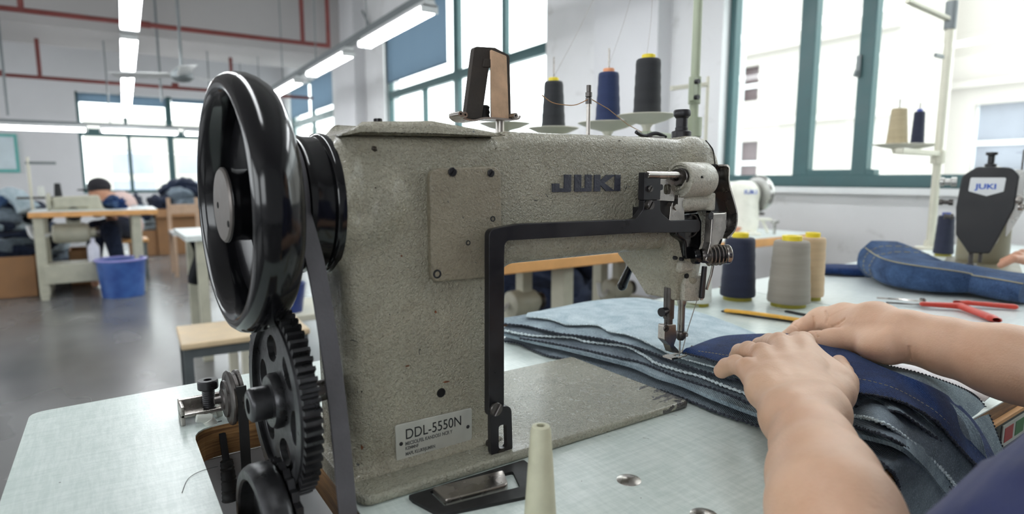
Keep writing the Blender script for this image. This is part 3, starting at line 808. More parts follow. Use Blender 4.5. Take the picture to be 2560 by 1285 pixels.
# maker's letters
def glyphs():
    y0, y1 = .4486, .4505; z0, z1 = .2368, .2532
    A = lambda px: P(px, 458, 1, .45).x
    t = .0045; m = M(); G = []
    x0, x1 = A(1379), A(1426); G.append(round_poly([(x0, z0, .0005), (x1-.001, z0, .001), (x1, z0+.001, .0005), (x1, z1, .0003), (x1-.0085, z1, .0003), (x1-.0085, z0+.0035, .0003), (x0+.0085, z0+.0035, .0003), (x0+.0085, z0+.008, .0003), (x0, z0+.008, .0003)]))
    x0, x1 = A(1435), A(1477); G.append(round_poly([(x0, z0, .001), (x1, z0, .001), (x1, z1, .0003), (x1-.0082, z1, .0003), (x1-.0082, z0+.0035, .0003), (x0+.0082, z0+.0035, .0003), (x0+.0082, z1, .0003), (x0, z1, .0003)]))
    x0, x1 = A(1484), A(1533); zm = (z0+z1)/2
    G.append([(x0, z0), (x0+.008, z0), (x0+.008, zm-.0022), (x1-.0105, z0), (x1, z0), (x1, z0+.0008), (x0+.0135, zm), (x1, z1-.0008), (x1, z1), (x1-.0105, z1), (x0+.008, zm+.0022), (x0+.008, z1), (x0, z1)])
    x0, x1 = A(1535.5), A(1549); G.append([(x0, z0), (x1, z0), (x1, z1), (x0, z1)])
    return [M().prism(p, y0, y1, 'xz') for p in G]
MT['logo'] = simple('blue_black_decal', S(58, 60, 72), .45, var=.2, vscale=60, bsc=330, bd=.0006)
for q in glyphs(): q.build('raised_letter', MT['logo'], sm, smooth=False)

# black bar linkage in front of the arm
bar = round_poly([(.2678, .040, .006), (.2690, .2065, .007), (.3000, .2102, .004), (.4440, .2088, .010), (.4545, .2185, .006), (.4548, .2277, .001), (.4784, .2272, .001), (.4786, .2150, .010), (.4950, .2055, .006), (.5435, .2047, .006),
                  (.5444, .1904, .006), (.505, .1920, .002), (.455, .1945, .002), (.2850, .1962, .006), (.2845, .1780, .002), (.2840, .040, .006)], 6)
arm_ = M().prism(bar, .4290, .4370, 'xz').build('guide_bar', MT['blk_steel'], sm, bevel=.0012, seg=2)
blk = M().prism(round_poly([(.4535, .2277, .0008), (.4775, .2277, .0008), (.4771, .2515, .0008), (.4700, .2556, .002), (.4537, .2556, .0008)]), .4282, .4370, 'xz').build('clamp_block', MT['blk_steel'], sm, bevel=.0008, seg=2)
for px, py, y, r, h in ((1624, 472, .4282, .0034, .0022), (1618, 512, .4290, .0048, .0060)):
    screw(P(px, py, 1, y), r, h, blk if y < .4285 else arm_, ang=1.0, mat='dk_steel')
M().box((.46, .4305, .208), (.47, .452, .22)).build('bar_bracket', MT['blk_steel'], sm, smooth=False)
# slotted link at its foot
lo_ = round_poly([(.2665, .006, .007), (.2662, .050, .008), (.2880, .050, .008), (.2895, .0035, .007)], 6)
slot = round_poly([(.2745, .012, .003), (.2745, .0335, .003), (.2825, .0335, .003), (.2835, .0110, .003)], 5)
lk = M().prism(lo_, .4235, .4288, 'xz', [slot[::-1]]).build('slotted_link', MT['blk_steel'], sm, bevel=.0009, seg=2)
screw(P(1238, 1022, 1, .4235), .0062, .0030, lk, ang=1.0, mat='dk_steel', name='pivot_screw')
M().cyl((.277, .423, .008), (.277, .450, .008), .004, n=16).build('pivot_pin', MT['dk_steel'], sm)

# parts at the head ------------------------------------------------
X = lambda px, py, y: P(px, py, 1, y)
M().cyl((.4570, .4290, .2532), (.512, .4290, .2532), .0036, n=24).build('push_rod', MT['steel'], sm, bevel=.0006, seg=1)
hx0, hx1 = .512, .5575
hs = M().lathe([(0, .002), (.0085, .002), (.0085, -.002), (.0105, -.002), (.0105, .003), (.0150, .003), (.0158, 0), (.0185, 0), (.0192, .0015), (.0192, .040), (.0180, .0435), (.012, .0445), (0, .0445)], (hx0, .4345, .2480), (1, 0, 0), n=56)
hs.build('roller_housing', MT['hammer_lt'], sm)
M().lathe([(.0045, -.006), (.0085, -.006), (.0085, .0), (.0095, .0005), (.0095, .003), (.0045, .003)], (hx0-.001, .4320, .2510), (1, 0, 0), n=30, closed=True).build('bearing_bush', MT['dk_steel'], sm)
q = X(1754, 446, .4160); M().lathe([(0, .0006), (.0022, .0006), (.0030, .0001), (.003, -.001)], q, (0, -1, 0), n=18).build('oil_hole', MT['hole'], sm)
# slotted plate under the rod
pl = [(.4775, .2440), (.4775, .2270), (.5040, .2255), (.5075, .2480), (.4775, .2490)]
M().prism(round_poly([(x, z, .001) for x, z in pl]), .4330, .4370, 'xz', [rrect(.4875, .2330, .4985, .2435, .003)[::-1]]).build('slotted_plate', MT['steel'], sm, bevel=.0007, seg=1)
M().prism(rrect(.4785, .2375, .4850, .2435, .0025), .4318, .4332, 'xz').build('plate_stud', MT['blk_steel'], sm)
# fork
fk = round_poly([(.4965, .2045, .0006), (.4980, .2200, .001), (.5015, .2260, .001), (.5015, .2185, .003), (.5060, .2150, .003), (.5095, .2185, .003), (.5095, .2320, .001), (.5180, .2310, .001), (.5210, .2050, .0006)])
M().prism(fk, .4320, .4390, 'xz').build('fork', MT['steel'], sm, bevel=.0008, seg=1)
M().cyl((.5052, .4300, .2195), (.5052, .452, .2195), .0030, n=18).build('fork_pin', MT['steel'], sm)
M().box((.485, .438, .200), (.515, .452, .2275)).build('fork_housing', MT['rubber_dk'], sm, bevel=.002, seg=2)
# casting lump
g = SDF((.505, .40, .195), (.60, .475, .245), .0011)
g.cap((.525, .437, .2225), (.556, .432, .2235), .0095, .0085, k=.004).ell((.540, .444, .2255), (.022, .012, .012), k=.004).box((.552, .4225, .2140), (.5605, .4400, .2340), .002, k=.002)
g.mesh('lower_bearing', MT['hammer_lt'], sm)
# bracket with round eye where the bar ends
g = SDF((.505, .405, .145), (.60, .48, .222), .0011)
g.poly(round_poly([(.5150, .1880, .006), (.5180, .2120, .008), (.5500, .2140, .006), (.5580, .2020, .006), (.5590, .1760, .006), (.5500, .1600, .004), (.5330, .1600, .004), (.5300, .1800, .006)]), .4375, .4500, r=.0025)
g.mesh('eye_bracket', MT['enamel'], sm)
M().tube([(.5390+.0110*math.cos(t), .4370, .1975+.0120*math.sin(t)) for t in [math.radians(-100+i*10) for i in range(21)]], .0012, n=8).build('eye_rim', MT['dk_steel'], sm)
# slanted steel arm going down from the bracket
a2 = round_poly([(.5515, .2120, .002), (.5740, .2120, .003), (.5770, .1950, .003), (.5660, .1700, .003), (.5560, .1540, .003), (.5430, .1600, .003), (.5500, .1800, .003)])
sl_ = M().prism(a2, .4190, .4290, 'xz').build('rocker_arm', MT['steel'], sm, bevel=.0018, seg=3)
screw(X(1776, 540, .4190), .0042, .0012, sl_, ang=.3)
M().box((.5755, .422, .190), (.5800, .430, .212)).build('arm_spacer', MT['steel'], sm, bevel=.001, seg=2)
M().prism(round_poly([(.5600, .1720, .0005), (.5690, .1830, .0005), (.5680, .1800, .0005), (.5615, .1700, .0005)]), .4180, .4192, 'xz').build('arm_groove', MT['hole'], sm, smooth=False)
# curved guard lever at the far right
cr_ = [(.5670, .2630), (.5740, .2620), (.5760, .2480), (.5800, .2380), (.5880, .2230), (.5935, .2080), (.5925, .1960), (.5840, .1890), (.5760, .1820), (.5700, .1700), (.5655, .1600), (.5600, .1600), (.5640, .2000), (.5620, .2300)]
gd = smooth_path(cr_, 4, True)
M().prism(gd, .4300, .4380, 'xz').build('guard_lever', MT['enamel'], sm, bevel=.0008, seg=1)
edge = [(.5745, .2640), (.5790, .2605), (.5795, .2480), (.5835, .2370), (.5910, .2235), (.5975, .2080), (.5960, .1940), (.5880, .1865), (.5815, .1830)]
m = M(); ep = smooth_path(edge, 5); m.strap([(x-.0030, .4270, z) for x, z in ep], .017, .0022, (0, 1, 0)); m.build('guard_rim', MT['steel'], sm)
screw(X(1778, 430, .4290), .0055, .0020, sm, mat='blk_steel', name='guard_screw')
# tension discs
tp = X(1745, 640, .4300); tdir = Vector((.86, -.50, .05)).normalized()
M().lathe([(0, -.002), (.0085, -.002), (.0090, 0), (.0090, .004), (0, .004)], tp-tdir*.004, tdir, n=32).build('tension_cap', MT['enamel'], sm)
ten = thing_part = M().lathe([(0, 0), (.0075, 0), (.0082, .002), (.0082, .012), (0, .012)], tp+tdir*.003, tdir, n=32).build('tension_bush', MT['dk_steel'], sm)
for k in range(5):
    r = .0120 if k < 4 else .0108
    M().lathe([(0, .0006), (r*.6, .0006), (r*.92, 0), (r, .0004), (r, .0012), (r*.92, .0018), (r*.6, .0014), (0, .0014)], tp+tdir*(.0110+k*.0042), tdir, n=40).build('tension_disc', MT['steel'], sm)
M().lathe([(0, 0), (.0085, 0), (.0085, .0165), (.0, .0165)], tp+tdir*.0115, tdir, n=32).build('tension_spring', MT['rubber_dk'], sm)
M().lathe([(0, 0), (.0100, 0), (.0108, .001), (.0108, .005), (.0095, .0062), (0, .0062)], tp+tdir*.0300, tdir, n=40).build('tension_nut', MT['steel'], sm, bevel=.0004, seg=1)
for k in range(6):
    a = k*PI/3; u, v, d = frame(tdir); c = tp+tdir*.0088+(u*math.cos(a)+v*math.sin(a))*.0
for px, py in ((1690, 645), (1706, 648)):
    q = X(px, py, .4395); M().lathe([(0, .001), (.0018, .001), (.0022, 0), (.0022, -.003)], q, (0, -1, 0), n=14).build('set_screw', MT['blk_steel'], sm)
# small boss plate with the two set screws
g = SDF((.515, .43, .135), (.56, .46, .17), .0011); g.box((.5270, .4395, .1440), (.5520, .4550, .1590), .005); g.mesh('boss_plate', MT['hammer_lt'], sm)
# lower face plate, needle bar etc.
fp = round_poly([(.5480, .1380, .002), (.5490, .1110, .003), (.5750, .1085, .003), (.5870, .1400, .003)])
M().prism([(x-.0105, z) for x, z in fp], .4420, .4500, 'xz').build('face_plate', MT['hammer_lt'], sm, bevel=.002, seg=2)
q = X(1718, 690, .4415); M().lathe([(0, .0006), (.0024, .0006), (.003, 0), (.003, -.002)], q, (0, -1, 0), n=16).build('face_screw', MT['hole'], sm)
def bx(px, y): return P(px, 800, 1, y).x
YN = .462
nb = bx(1703, YN); pbx = bx(1671, YN)
zt = .125
pz = lambda py, px=1700, y=YN: P(px, py, 1, y).z
M().lathe([(.0055, zt), (.0055, pz(757)), (.0048, pz(762)), (.0042, pz(765)), (.0042, pz(826)), (.0040, pz(828))], (nb, YN, 0), n=24).build('needle_bar', MT['steel'], sm)
M().lathe([(0, pz(829)), (.0062, pz(829)), (.0068, pz(834)), (.0060, pz(843)), (.0035, pz(850)), (0, pz(850))], (nb, YN, 0), n=24).build('needle_clamp', MT['dk_steel'], sm)
screw((nb+.0035, YN-.0045, pz(836)), .0024, .0025, sm, mat='steel', axis=(.4, -1, 0), name='clamp_screw')
M().lathe([(.0010, pz(850)), (.0010, pz(880)), (.0003, pz(893))], (nb-.0008, YN, 0), n=10).build('needle', MT['steel'], sm)
M().lathe([(.0062, zt), (.0062, pz(790)), (.0050, pz(791)), (.0050, pz(815))], (pbx, YN, 0), n=24).build('presser_bar', MT['dk_steel'], sm)
M().cyl((pbx-.002, YN, pz(770)), (pbx-.0135, YN-.003, pz(770)), .0042, n=16).cyl((pbx-.0125, YN-.003, pz(770)), (pbx-.0165, YN-.0035, pz(770)), .0052, n=16).build('presser_screw', MT['blk_steel'], sm)
ft = [(1657, 812), (1685, 810), (1686, 845), (1680, 862), (1690, 872), (1694, 882), (1675, 880), (1669, 862), (1656, 848)]
fpts = [(P(a, b, 1, YN-.004).x, P(a, b, 1, YN-.004).z) for a, b in ft]
foot = M().prism(round_poly([(x, z, .0015) for x, z in fpts]), YN-.007, YN+.003, 'xz').build('presser_foot', MT['steel'], sm, bevel=.001, seg=2)
screw((P(1664, 820, 1, YN-.007).x, YN-.007, P(1664, 820, 1, YN-.007).z), .0042, .0020, foot, mat='dk_steel', name='foot_screw')
zf = P(1700, 889, 1, YN).z
fx = P(1690, 885, 1, YN).x
m = M(); m.strap([(fx-.014, YN-.004, zf+.001), (fx, YN-.004, zf), (fx+.012, YN-.004, zf+.0006), (fx+.022, YN-.002, zf+.003), (fx+.030, YN, zf+.008)], .004, .0012, (0, 1, 0))
m.strap([(fx-.014, YN+.006, zf+.001), (fx, YN+.006, zf), (fx+.012, YN+.006, zf+.0006), (fx+.021, YN+.005, zf+.003)], .004, .0012, (0, 1, 0))
m.box((fx-.014, YN-.006, zf), (fx-.004, YN+.008, zf+.002)); m.build('foot_sole', MT['steel'], foot)
# thread guide under the head, and the thread to the needle
M().box((.5690, .446, .118), (.5765, .450, .133)).box((.5705, .4445, .108), (.5745, .447, .122)).build('thread_guide', MT['steel'], sm, bevel=.0006, seg=1)
MT['thread'] = simple('grey_thread', S(150, 142, 132), .8); MT['thread_w'] = simple('brown_thread', S(168, 128, 92), .8)
M().tube([P(1750, 735, 1, .446), P(1742, 752, 1, .447), P(1718, 828, 1, .455), P(1705, 880, 1, YN)], .0005, n=6).build('needle_thread', MT['thread'], sm)
M().prism(round_poly([(.5625, .150, .001), (.5685, .150, .001), (.5660, .1120, .002), (.5590, .1130, .002)]), .4360, .4400, 'xz').build('hanging_lever', MT['blk_steel'], sm, bevel=.0008, seg=1)
M().tube([(.574, .432, .156), (.573, .434, .140), (.571, .438, .122)], .0016, n=8).build('check_spring', MT['steel'], sm)
# presser lifter lever behind the head
a = X(1573, 668, .53); b = X(1556, 712, .545); g = SDF((min(a.x, b.x)-.02, .51, .08), (max(a.x, b.x)+.03, .57, .18), .0012)
g.cap(a+Vector((.006, 0, .008)), b, .0052, .0078, k=.001, sq=((0, 1, 0), .6)); g.mesh('lifter_lever', MT['enamel'], sm)
# knob on top
kb = X(1703, 345, .485); kx = kb.x
M().lathe([(.0115, -.004), (.0115, .0085), (.0105, .0095), (.0075, .010), (.0075, .0135), (.0068, .0140), (.0068, .0240), (.0078, .0250), (.0085, .0262), (.0095, .0266), (.0100, .0280), (.0100, .0325), (.0090, .0340), (0, .0340)], (kx, .485, kb.z-.0015), n=40).build('pressure_knob', MT['blk_steel'], sm)
# thread post
q = X(1470, 343, .50)
M().cyl((q.x, .50, q.z-.002), (q.x, .50, .3400), .0022, n=16).build('thread_post', MT['steel'], sm)
M().lathe([(0, 0), (.0034, 0), (.0034, .006), (.0028, .007), (.0036, .0075), (.0036, .012), (.0026, .0125), (.0026, .0195), (0, .0195)], (q.x, .50, .3290), n=16).build('thread_guide_clip', MT['dk_steel'], sm, ang=25)
top = Vector((q.x, .498, .3345))
M().tube(smooth_path([tuple(P(1355, 238, 1, .50)), tuple(P(1380, 256, 1, .50)), tuple(P(1410, 262, 1, .50)), tuple(P(1440, 262, 1, .50)), tuple(top)], 5), .0005, n=6).build('thread_run', MT['thread_w'], sm)
M().tube([top, P(1520, 272, 1, .52), P(1570, 312, 1, .56), P(1604, 330, 1, .6)], .0005, n=6).build('thread_run', MT['thread_w'], sm)
# spring clip lying on the arm
q = X(1632, 344, .49)
M().tube(smooth_path([tuple(X(1590, 330, .49)), tuple(X(1612, 340, .49)), tuple(X(1640, 333, .49)), tuple(X(1664, 343, .49))], 5), .0022, n=8).build('wire_clip', MT['blk_steel'], sm)
M().box((q.x-.010, .482, .2945), (q.x+.012, .500, .2975)).build('spring_plate', MT['dk_steel'], sm, bevel=.0008, seg=1)

# leather faced thread brake on the lid -----------------------------
YT = .495
def xy(px, py, y=YT): p = P(px, py, 1, y); return (p.x, p.z)
MT['tan'] = simple('stained_tan_felt', S(206, 172, 142), .9, var=.16, vscale=70, bsc=500, bd=.0004)
MT['felt_dk'] = simple('dark_felt', S(62, 56, 52), .9, var=.2, vscale=90, bsc=500, bd=.0004)
lo2 = [(*xy(1158, 298), .001), (*xy(1181, 118), .004), (*xy(1232, 121), .003), (*xy(1268, 140), .004), (*xy(1272, 298), .001), (*xy(1230, 298), .0006), (*xy(1229, 158), .001), (*xy(1219, 156), .001), (*xy(1199, 298), .0006)]
M().prism(round_poly([(a, b, c) for a, b, c in lo2]), YT-.004, YT+.003, 'xz').build('felt_loop', MT['felt_dk'], sm, bevel=.0008, seg=2)
M().prism(round_poly([(*xy(1200, 170), .001), (*xy(1226, 170), .001), (*xy(1226, 150), .001), (*xy(1204, 150), .001)]), YT-.0055, YT-.001, 'xz').build('felt_fold', MT['felt_dk'], sm, bevel=.0008, seg=2)
tn = round_poly([(*xy(1227, 124, YT-.0065), .001), (*xy(1266, 140, YT-.0065), .002), (*xy(1272, 299, YT-.0065), .001), (*xy(1231, 297, YT-.0065), .001)])
M().prism(tn, YT-.0072, YT-.0042, 'xz').build('tan_felt_face', MT['tan'], sm, bevel=.0008, seg=2)
M().lathe([(.0, .0), (.0060, .0), (.0068, .002), (.0060, .0045), (.0068, .0065), (.0060, .009), (.0066, .0115), (.005, .013), (0, .013)], (P(1213, 288, 1, YT+.004).x, YT+.008, .306), n=28).build('rubber_ring_stack', MT['rubber_dk'], sm)
zb = P(1215, 300, 1, YT).z
sp = smooth_path([tuple(P(1137, 290, 1, YT)), tuple(P(1150, 300, 1, YT)), tuple(P(1175, 303, 1, YT)), tuple(P(1200, 297, 1, YT)), tuple(P(1250, 300, 1, YT)), tuple(P(1278, 300, 1, YT)), tuple(P(1285, 292, 1, YT))], 5)
M().strap(sp, .022, .0016, (0, 1, 0)).build('spring_bracket', MT['steel'], sm)
for px, py in ((1140, 287), (1151, 289), (1276, 291)):
    q = P(px, py, 1, YT-.006); M().lathe([(.0010, -.009), (.0026, -.009), (.0026, .009), (.0010, .009)], q, (0, 1, 0), n=14, closed=True).build('spring_curl', MT['steel'], sm)
q = P(1250, 320, 1, YT); M().cyl((q.x, YT, .286), (q.x, YT, zb), .0042, n=20).build('brake_post', MT['steel'], sm)
# ------------------------------------------------------------------ handwheel, drive drum, belts and gear of the same machine
TL = math.radians(3.0)
AXW = Vector((math.cos(TL), math.sin(TL), 0))
wc = Vector((.0765, .490, .230))
hw = M().lathe([(.0790, .0300), (.0775, .0180), (.0795, .0020), (.0850, -.0030), (.0880, -.0035), (.0925, -.0020), (.0955, .0020), (.0970, .0080), (.0968, .0140), (.0950, .0200), (.0915, .0260), (.0870, .0300), (.0830, .0315)], wc, AXW, n=128, closed=True)
rim = hw.build('handwheel', MT['enamel'], sm, ang=60)
M().lathe([(0, .024), (.022, .024), (.030, .027), (.040, .0315), (.055, .0295), (.068, .0225), (.0785, .0190), (.0795, .0300), (.066, .036), (.045, .040), (0, .040)], wc, AXW, n=96).build('wheel_web', MT['enamel'], rim, ang=60)
M().lathe([(0, -.0020), (.0265, -.0020), (.0280, -.0008), (.0280, .004), (.0270, .006), (.0270, .030), (0, .030)], wc, AXW, n=64).build('wheel_hub', MT['enamel'], rim, ang=30)
MT['cap_metal'] = simple('brushed_cap', S(118, 112, 108), .42, metal=.6, var=.1, vscale=120, rvar=.06)
M().lathe([(0, -.0035), (.0262, -.0035), (.0278, -.0022), (.0278, .0), (0, .0)], wc, AXW, n=64).build('hub_cap', MT['cap_metal'], rim, ang=30)
for a in (-.35, 3.9):
    u = Vector((-math.sin(TL), math.cos(TL), 0)); q = wc+u*(-.015*math.cos(a))*(-1 if a > 0 else 1)+Vector((0, 0, -.0105 if a < 0 else -.0))
for px, py in ((545, 513), (571, 560)):
    d = ray(px, py); t = (wc-AXW*.0035-CAM).dot(AXW)/d.dot(AXW); q = CAM+d*t
    M().lathe([(0, .0), (.0022, .0), (.0026, .0004), (.0030, .001)], q-AXW*.0004, AXW, n=16).build('cap_hole', MT['hole'], rim)
# drum on the shaft
dc = Vector((0, .4925, .229))
drum = M().lathe([(0, .100), (.047, .100), (.0500, .1010), (.0540, .1020), (.0545, .1060), (.0540, .1095), (.0500, .1110), (.0500, .1245), (.0535, .1255), (.0545, .1285), (.0535, .1310), (.0535, .1420), (.0560, .1435), (.0565, .1465), (.0560, .1500), (0, .1500)], dc, (1, 0, 0), n=112)
drum.build('drive_drum', MT['enamel'], sm, ang=50)
# flat belt round the drum going down through the table
R_ = .0512; bx_ = .1178
arc_ = [(bx_, .4925-R_*math.cos(t), .229+R_*math.sin(t)) for t in [math.radians(-4+i*6) for i in range(32)]]
b0 = P(870, 1285, 1, .402); b1 = P(842, 1000, 1, .414); b2 = P(797, 700, 1, .429)
b00 = b0+(b0-b1)*.5
path = smooth_path([tuple(b00), tuple(b0), tuple(b1), tuple(b2), arc_[0]], 5)+arc_[1:]+[(.1178, .552, .15), (.1300, .575, -.06)]
M().strap(path, .0132, .0024, (1, .12, 0)).build('flat_belt', MT['rubber'], sm)
# large gear
gc = Vector((.0985, .4700, .0800)); GR = .0735
m = M(); n = 62; tp_ = []
for i in range(n):
    for f, r in ((0, GR-.0050), (.16, GR), (.52, GR), (.68, GR-.0050)):
        a = 2*PI*(i+f)/n; tp_.append((r*math.cos(a), r*math.sin(a)))
m.prism(tp_, 0, .0125, 'yz', [[(.0585*math.cos(-2*PI*i/64), .0585*math.sin(-2*PI*i/64)) for i in range(64)]])
m.lathe([(.0575, -.0015), (.0670, -.0015), (.0675, .0005), (.0575, .0005)], (0, 0, 0), (1, 0, 0), n=80, closed=True)
bmesh.ops.transform(m.bm, matrix=Matrix.Translation(gc) @ Matrix.Rotation(TL, 4, 'Z'), verts=m.bm.verts[:])
gr = m.build('gear', MT['gear'], sm, ang=30)
hol = []
for k in range(6):
    a = k*PI/3+.25; cx, cy = .040*math.cos(a), .040*math.sin(a); ca, sa = math.cos(a), math.sin(a)
    hol.append([(cx+.0105*math.cos(-t)*ca-.0135*math.sin(-t)*sa, cy+.0105*math.cos(-t)*sa+.0135*math.sin(-t)*ca) for t in [2*PI*i/20 for i in range(20)]])
m = M(); m.prism([(.0590*math.cos(2*PI*i/64), .0590*math.sin(2*PI*i/64)) for i in range(64)], .0030, .0085, 'yz', hol)
bmesh.ops.transform(m.bm, matrix=Matrix.Translation(gc) @ Matrix.Rotation(TL, 4, 'Z'), verts=m.bm.verts[:])
m.build('gear_web', MT['gear'], gr, bevel=.0008, seg=1)
M().lathe([(0, -.004), (.0195, -.004), (.0215, -.001), (.0215, .004), (0, .004)], gc, AXW, n=48).build('gear_flange', MT['gear'], gr)
hb = M().lathe([(.0060, -.0190), (.0105, -.0190), (.0125, -.0175), (.0130, -.0160), (.0130, .004), (.0060, .004)], gc, AXW, n=40, closed=True).build('gear_hub', MT['gear'], gr)
M().lathe([(0, -.0165), (.0062, -.0165), (.0062, .01), (0, .01)], gc, AXW, n=24).build('gear_shaft', MT['dk_steel'], gr)
M().cyl(gc+AXW*.005, Vector((.150, .4727, .080)), .0085, n=24).build('gear_axle', MT['dk_steel'], sm)
# small sprocket teeth behind, and the wide ring wheel below in the table slot
rc = Vector((.0745, .4420, -.012))
rw = M().lathe([(.0425, .0), (.0440, -.0015), (.0500, -.0015), (.0520, .0005), (.0535, .0040), (.0535, .0130), (.0520, .0165), (.0495, .0180), (.0425, .0180)], rc, AXW, n=90, closed=True).build('lower_pulley', MT['gear'], sm, ang=40)
M().lathe([(0, .008), (.0430, .010), (.0430, .014), (0, .014)], rc, AXW, n=60).build('pulley_web', MT['gear'], rw)
M().lathe([(0, .0), (.010, .0), (.010, .012), (0, .012)], rc, AXW, n=30).build('pulley_hub', MT['gear'], rw)
m = M(); tt = []
for i in range(30):
    for f, r in ((0, .0500), (.5, .0540)): a = 2*PI*(i+f)/30; tt.append((r*math.cos(a), r*math.sin(a)))
m.prism(tt, .0185, .0235, 'yz'); bmesh.ops.transform(m.bm, matrix=Matrix.Translation(rc) @ Matrix.Rotation(TL, 4, 'Z'), verts=m.bm.verts[:]); m.build('pulley_sprocket', MT['gear'], rw, smooth=False)
# narrow black belt from the winder pulley down the slot
M().strap([(.1010, .6260, .045), (.1010, .6240, .0), (.0990, .6150, -.12)], .0090, .0030, (1, 0, 0)).build('narrow_belt', MT['rubber_dk'], sm)

# ------------------------------------------------------------------ bobbin winder behind the slot
bw = thing('bobbin_winder', 'small steel bobbin winder with a tall knurled bolt behind the belt slot', 'bobbin winder', (.085, .68, 0))
wcn = Vector((.0930, .6500, .0270))
pr = M().lathe([(0, -.0140), (.0035, -.0140), (.0040, -.0080), (.0100, -.0075), (.0110, -.0060), (.0185, -.0050), (.0190, -.0030), (.0270, -.0015), (.0280, .0000), (.0275, .0020), (.0250, .0030), (.0250, .0060), (.0275, .0070), (.0275, .0100), (0, .0100)], wcn, AXW, n=64).build('winder_pulley', MT['dk_steel'], bw, ang=30)
q = P(523, 1010, 1, .680)
M().lathe([(0, 0), (.0058, 0)]+[(.0058 + (.0005 if i % 2 else 0), .001+i*.0011) for i in range(17)]+[(.0060, .0205), (.0095, .0210), (.0100, .0220), (.0100, .0290), (.0092, .0305), (.0040, .0305), (.0040, .0270), (0, .0270)], (q.x, .680, q.z-.004), n=36).build('knurled_bolt', MT['blk_steel'], bw, ang=25)
M().box((.0500, .668, .0080), (.0920, .696, .0120)).box((.0500, .668, .0), (.0540, .696, .0200)).box((.0500, .690, .008), (.0900, .696, .0210)).build('winder_bracket', MT['steel'], bw, bevel=.001, seg=2)
MT['nylon'] = simple('white_nylon', S(198, 200, 192), .4, var=.04)
a = P(452, 1037, 1, .70); b = P(488, 1030, 1, .70)
M().cyl(a, b, .0058, n=20).cyl(a-Vector((.0015, 0, 0)), a, .0035, n=16).build('nylon_bush', MT['nylon'], bw, bevel=.0008, seg=2)
a = P(490, 1046, 1, .660); b = P(530, 1046, 1, .660)
M().cyl(a, b, .0040, .0048, n=16).cyl(b-Vector((.004, 0, 0)), b+Vector((.0005, 0, -.0080)), .0055, n=16).build('nylon_elbow', MT['nylon'], bw, bevel=.0008, seg=2)
c = P(540, 1030, 1, .68)
M().lathe([(.0060, -.003), (.0085, -.003), (.0085, .003), (.0060, .003)], (c.x, .68, c.z+.001), (1, .3, .2), n=24, closed=True).build('nylon_ring', MT['nylon'], bw)
# grey lever hanging down into the slot with its rubber boot
lv = smooth_path([tuple(P(538, 1062, 1, .665)), tuple(P(548, 1058, 1, .660)), tuple(P(556, 1090, 1, .655)), tuple(P(562, 1130, 1, .650)), tuple(P(568, 1165, 1, .645))], 6)
M().strap(lv, .0065, .0025, (1, .1, 0)).build('release_lever', MT['blk_steel'], bw)
a = P(566, 1150, 1, .646); b = P(578, 1250, 1, .640)
M().tube(smooth_path([tuple(a), tuple(a.lerp(b, .3)), tuple(a.lerp(b, .7)), tuple(b)], 8), [.0050+.0012*abs(math.sin(i*1.3))+.00012*i for i in range(25)], n=14).build('rubber_boot', MT['rubber_dk'], bw)
# slot lining: pale guard below the slot
tag(M().prism([(.062, .36), (.140, .36), (.140, .64), (.062, .64)], -.118, -.115, 'xy').box((.058, .655, -.118), (.1435, .657, -.036)).build('slot_guard', simple('pale_guard', S(178, 178, 180), .6), smooth=False), 'pale grey guard sheet below the belt slot of the table', 'guard')
# pad frame and steel block beneath the front edge of the bed
pf = round_poly([(.182, .404, .004), (.190, .374, .006), (.270, .3560, .008), (.290, .3800, .006), (.292, .410, .002), (.182, .412, .002)])
ph = round_poly([(.1985, .3820, .002), (.2625, .3735, .003), (.2720, .398, .002), (.1985, .4085, .002)])
hp = thing('bed_hinge_pad', 'black rectangular pad frame with a worn steel block at the machine bed edge', 'hinge pad', (.235, .385, 0))
M().prism(pf, 0, .0028, 'xy', [ph[::-1]]).build('pad_frame', MT['rubber_dk'], hp, bevel=.0005, seg=1)
M().prism(round_poly([(.2010, .3850, .002), (.2540, .3780, .006), (.2640, .4000, .002), (.2010, .4080, .002)]), 0, .0058, 'xy').build('steel_block', MT['steel'], hp, bevel=.0015, seg=2)
# flat round studs in the table
for (px, py), lab in (((1572, 1200), 'polished round metal stud in the table, the one fully in view'), ((1760, 1288), 'polished round metal stud at the bottom edge of the photo')):
    q = P(px, py, 2, .0); tag(M().lathe([(0, .0022), (.004, .0020), (.0085, .0010), (.0102, .0002), (.0106, -.0015), (0, -.0015)], (0, 0, 0), n=48).build('metal_stud', MT['steel'], origin=None), lab, 'stud', 'round metal studs in the table').location = q
# cream plastic spindle standing on the table
q = P(1352, 1065, 1, .315)
tag(M().lathe([(0, 0), (.0125, 0), (.0120, .004), (.0072, q.z-.003), (.0062, q.z), (.0030, q.z+.0006), (.0030, q.z-.012), (0, q.z-.012)], (0, 0, 0), n=48).build('thread_spindle', simple('cream_plastic', S(196, 194, 168), .5, var=.1, vscale=50, bsc=200, bd=.0002)), 'tapered cream plastic spindle standing at the front of the table', 'spindle').location = (q.x, .315, 0)
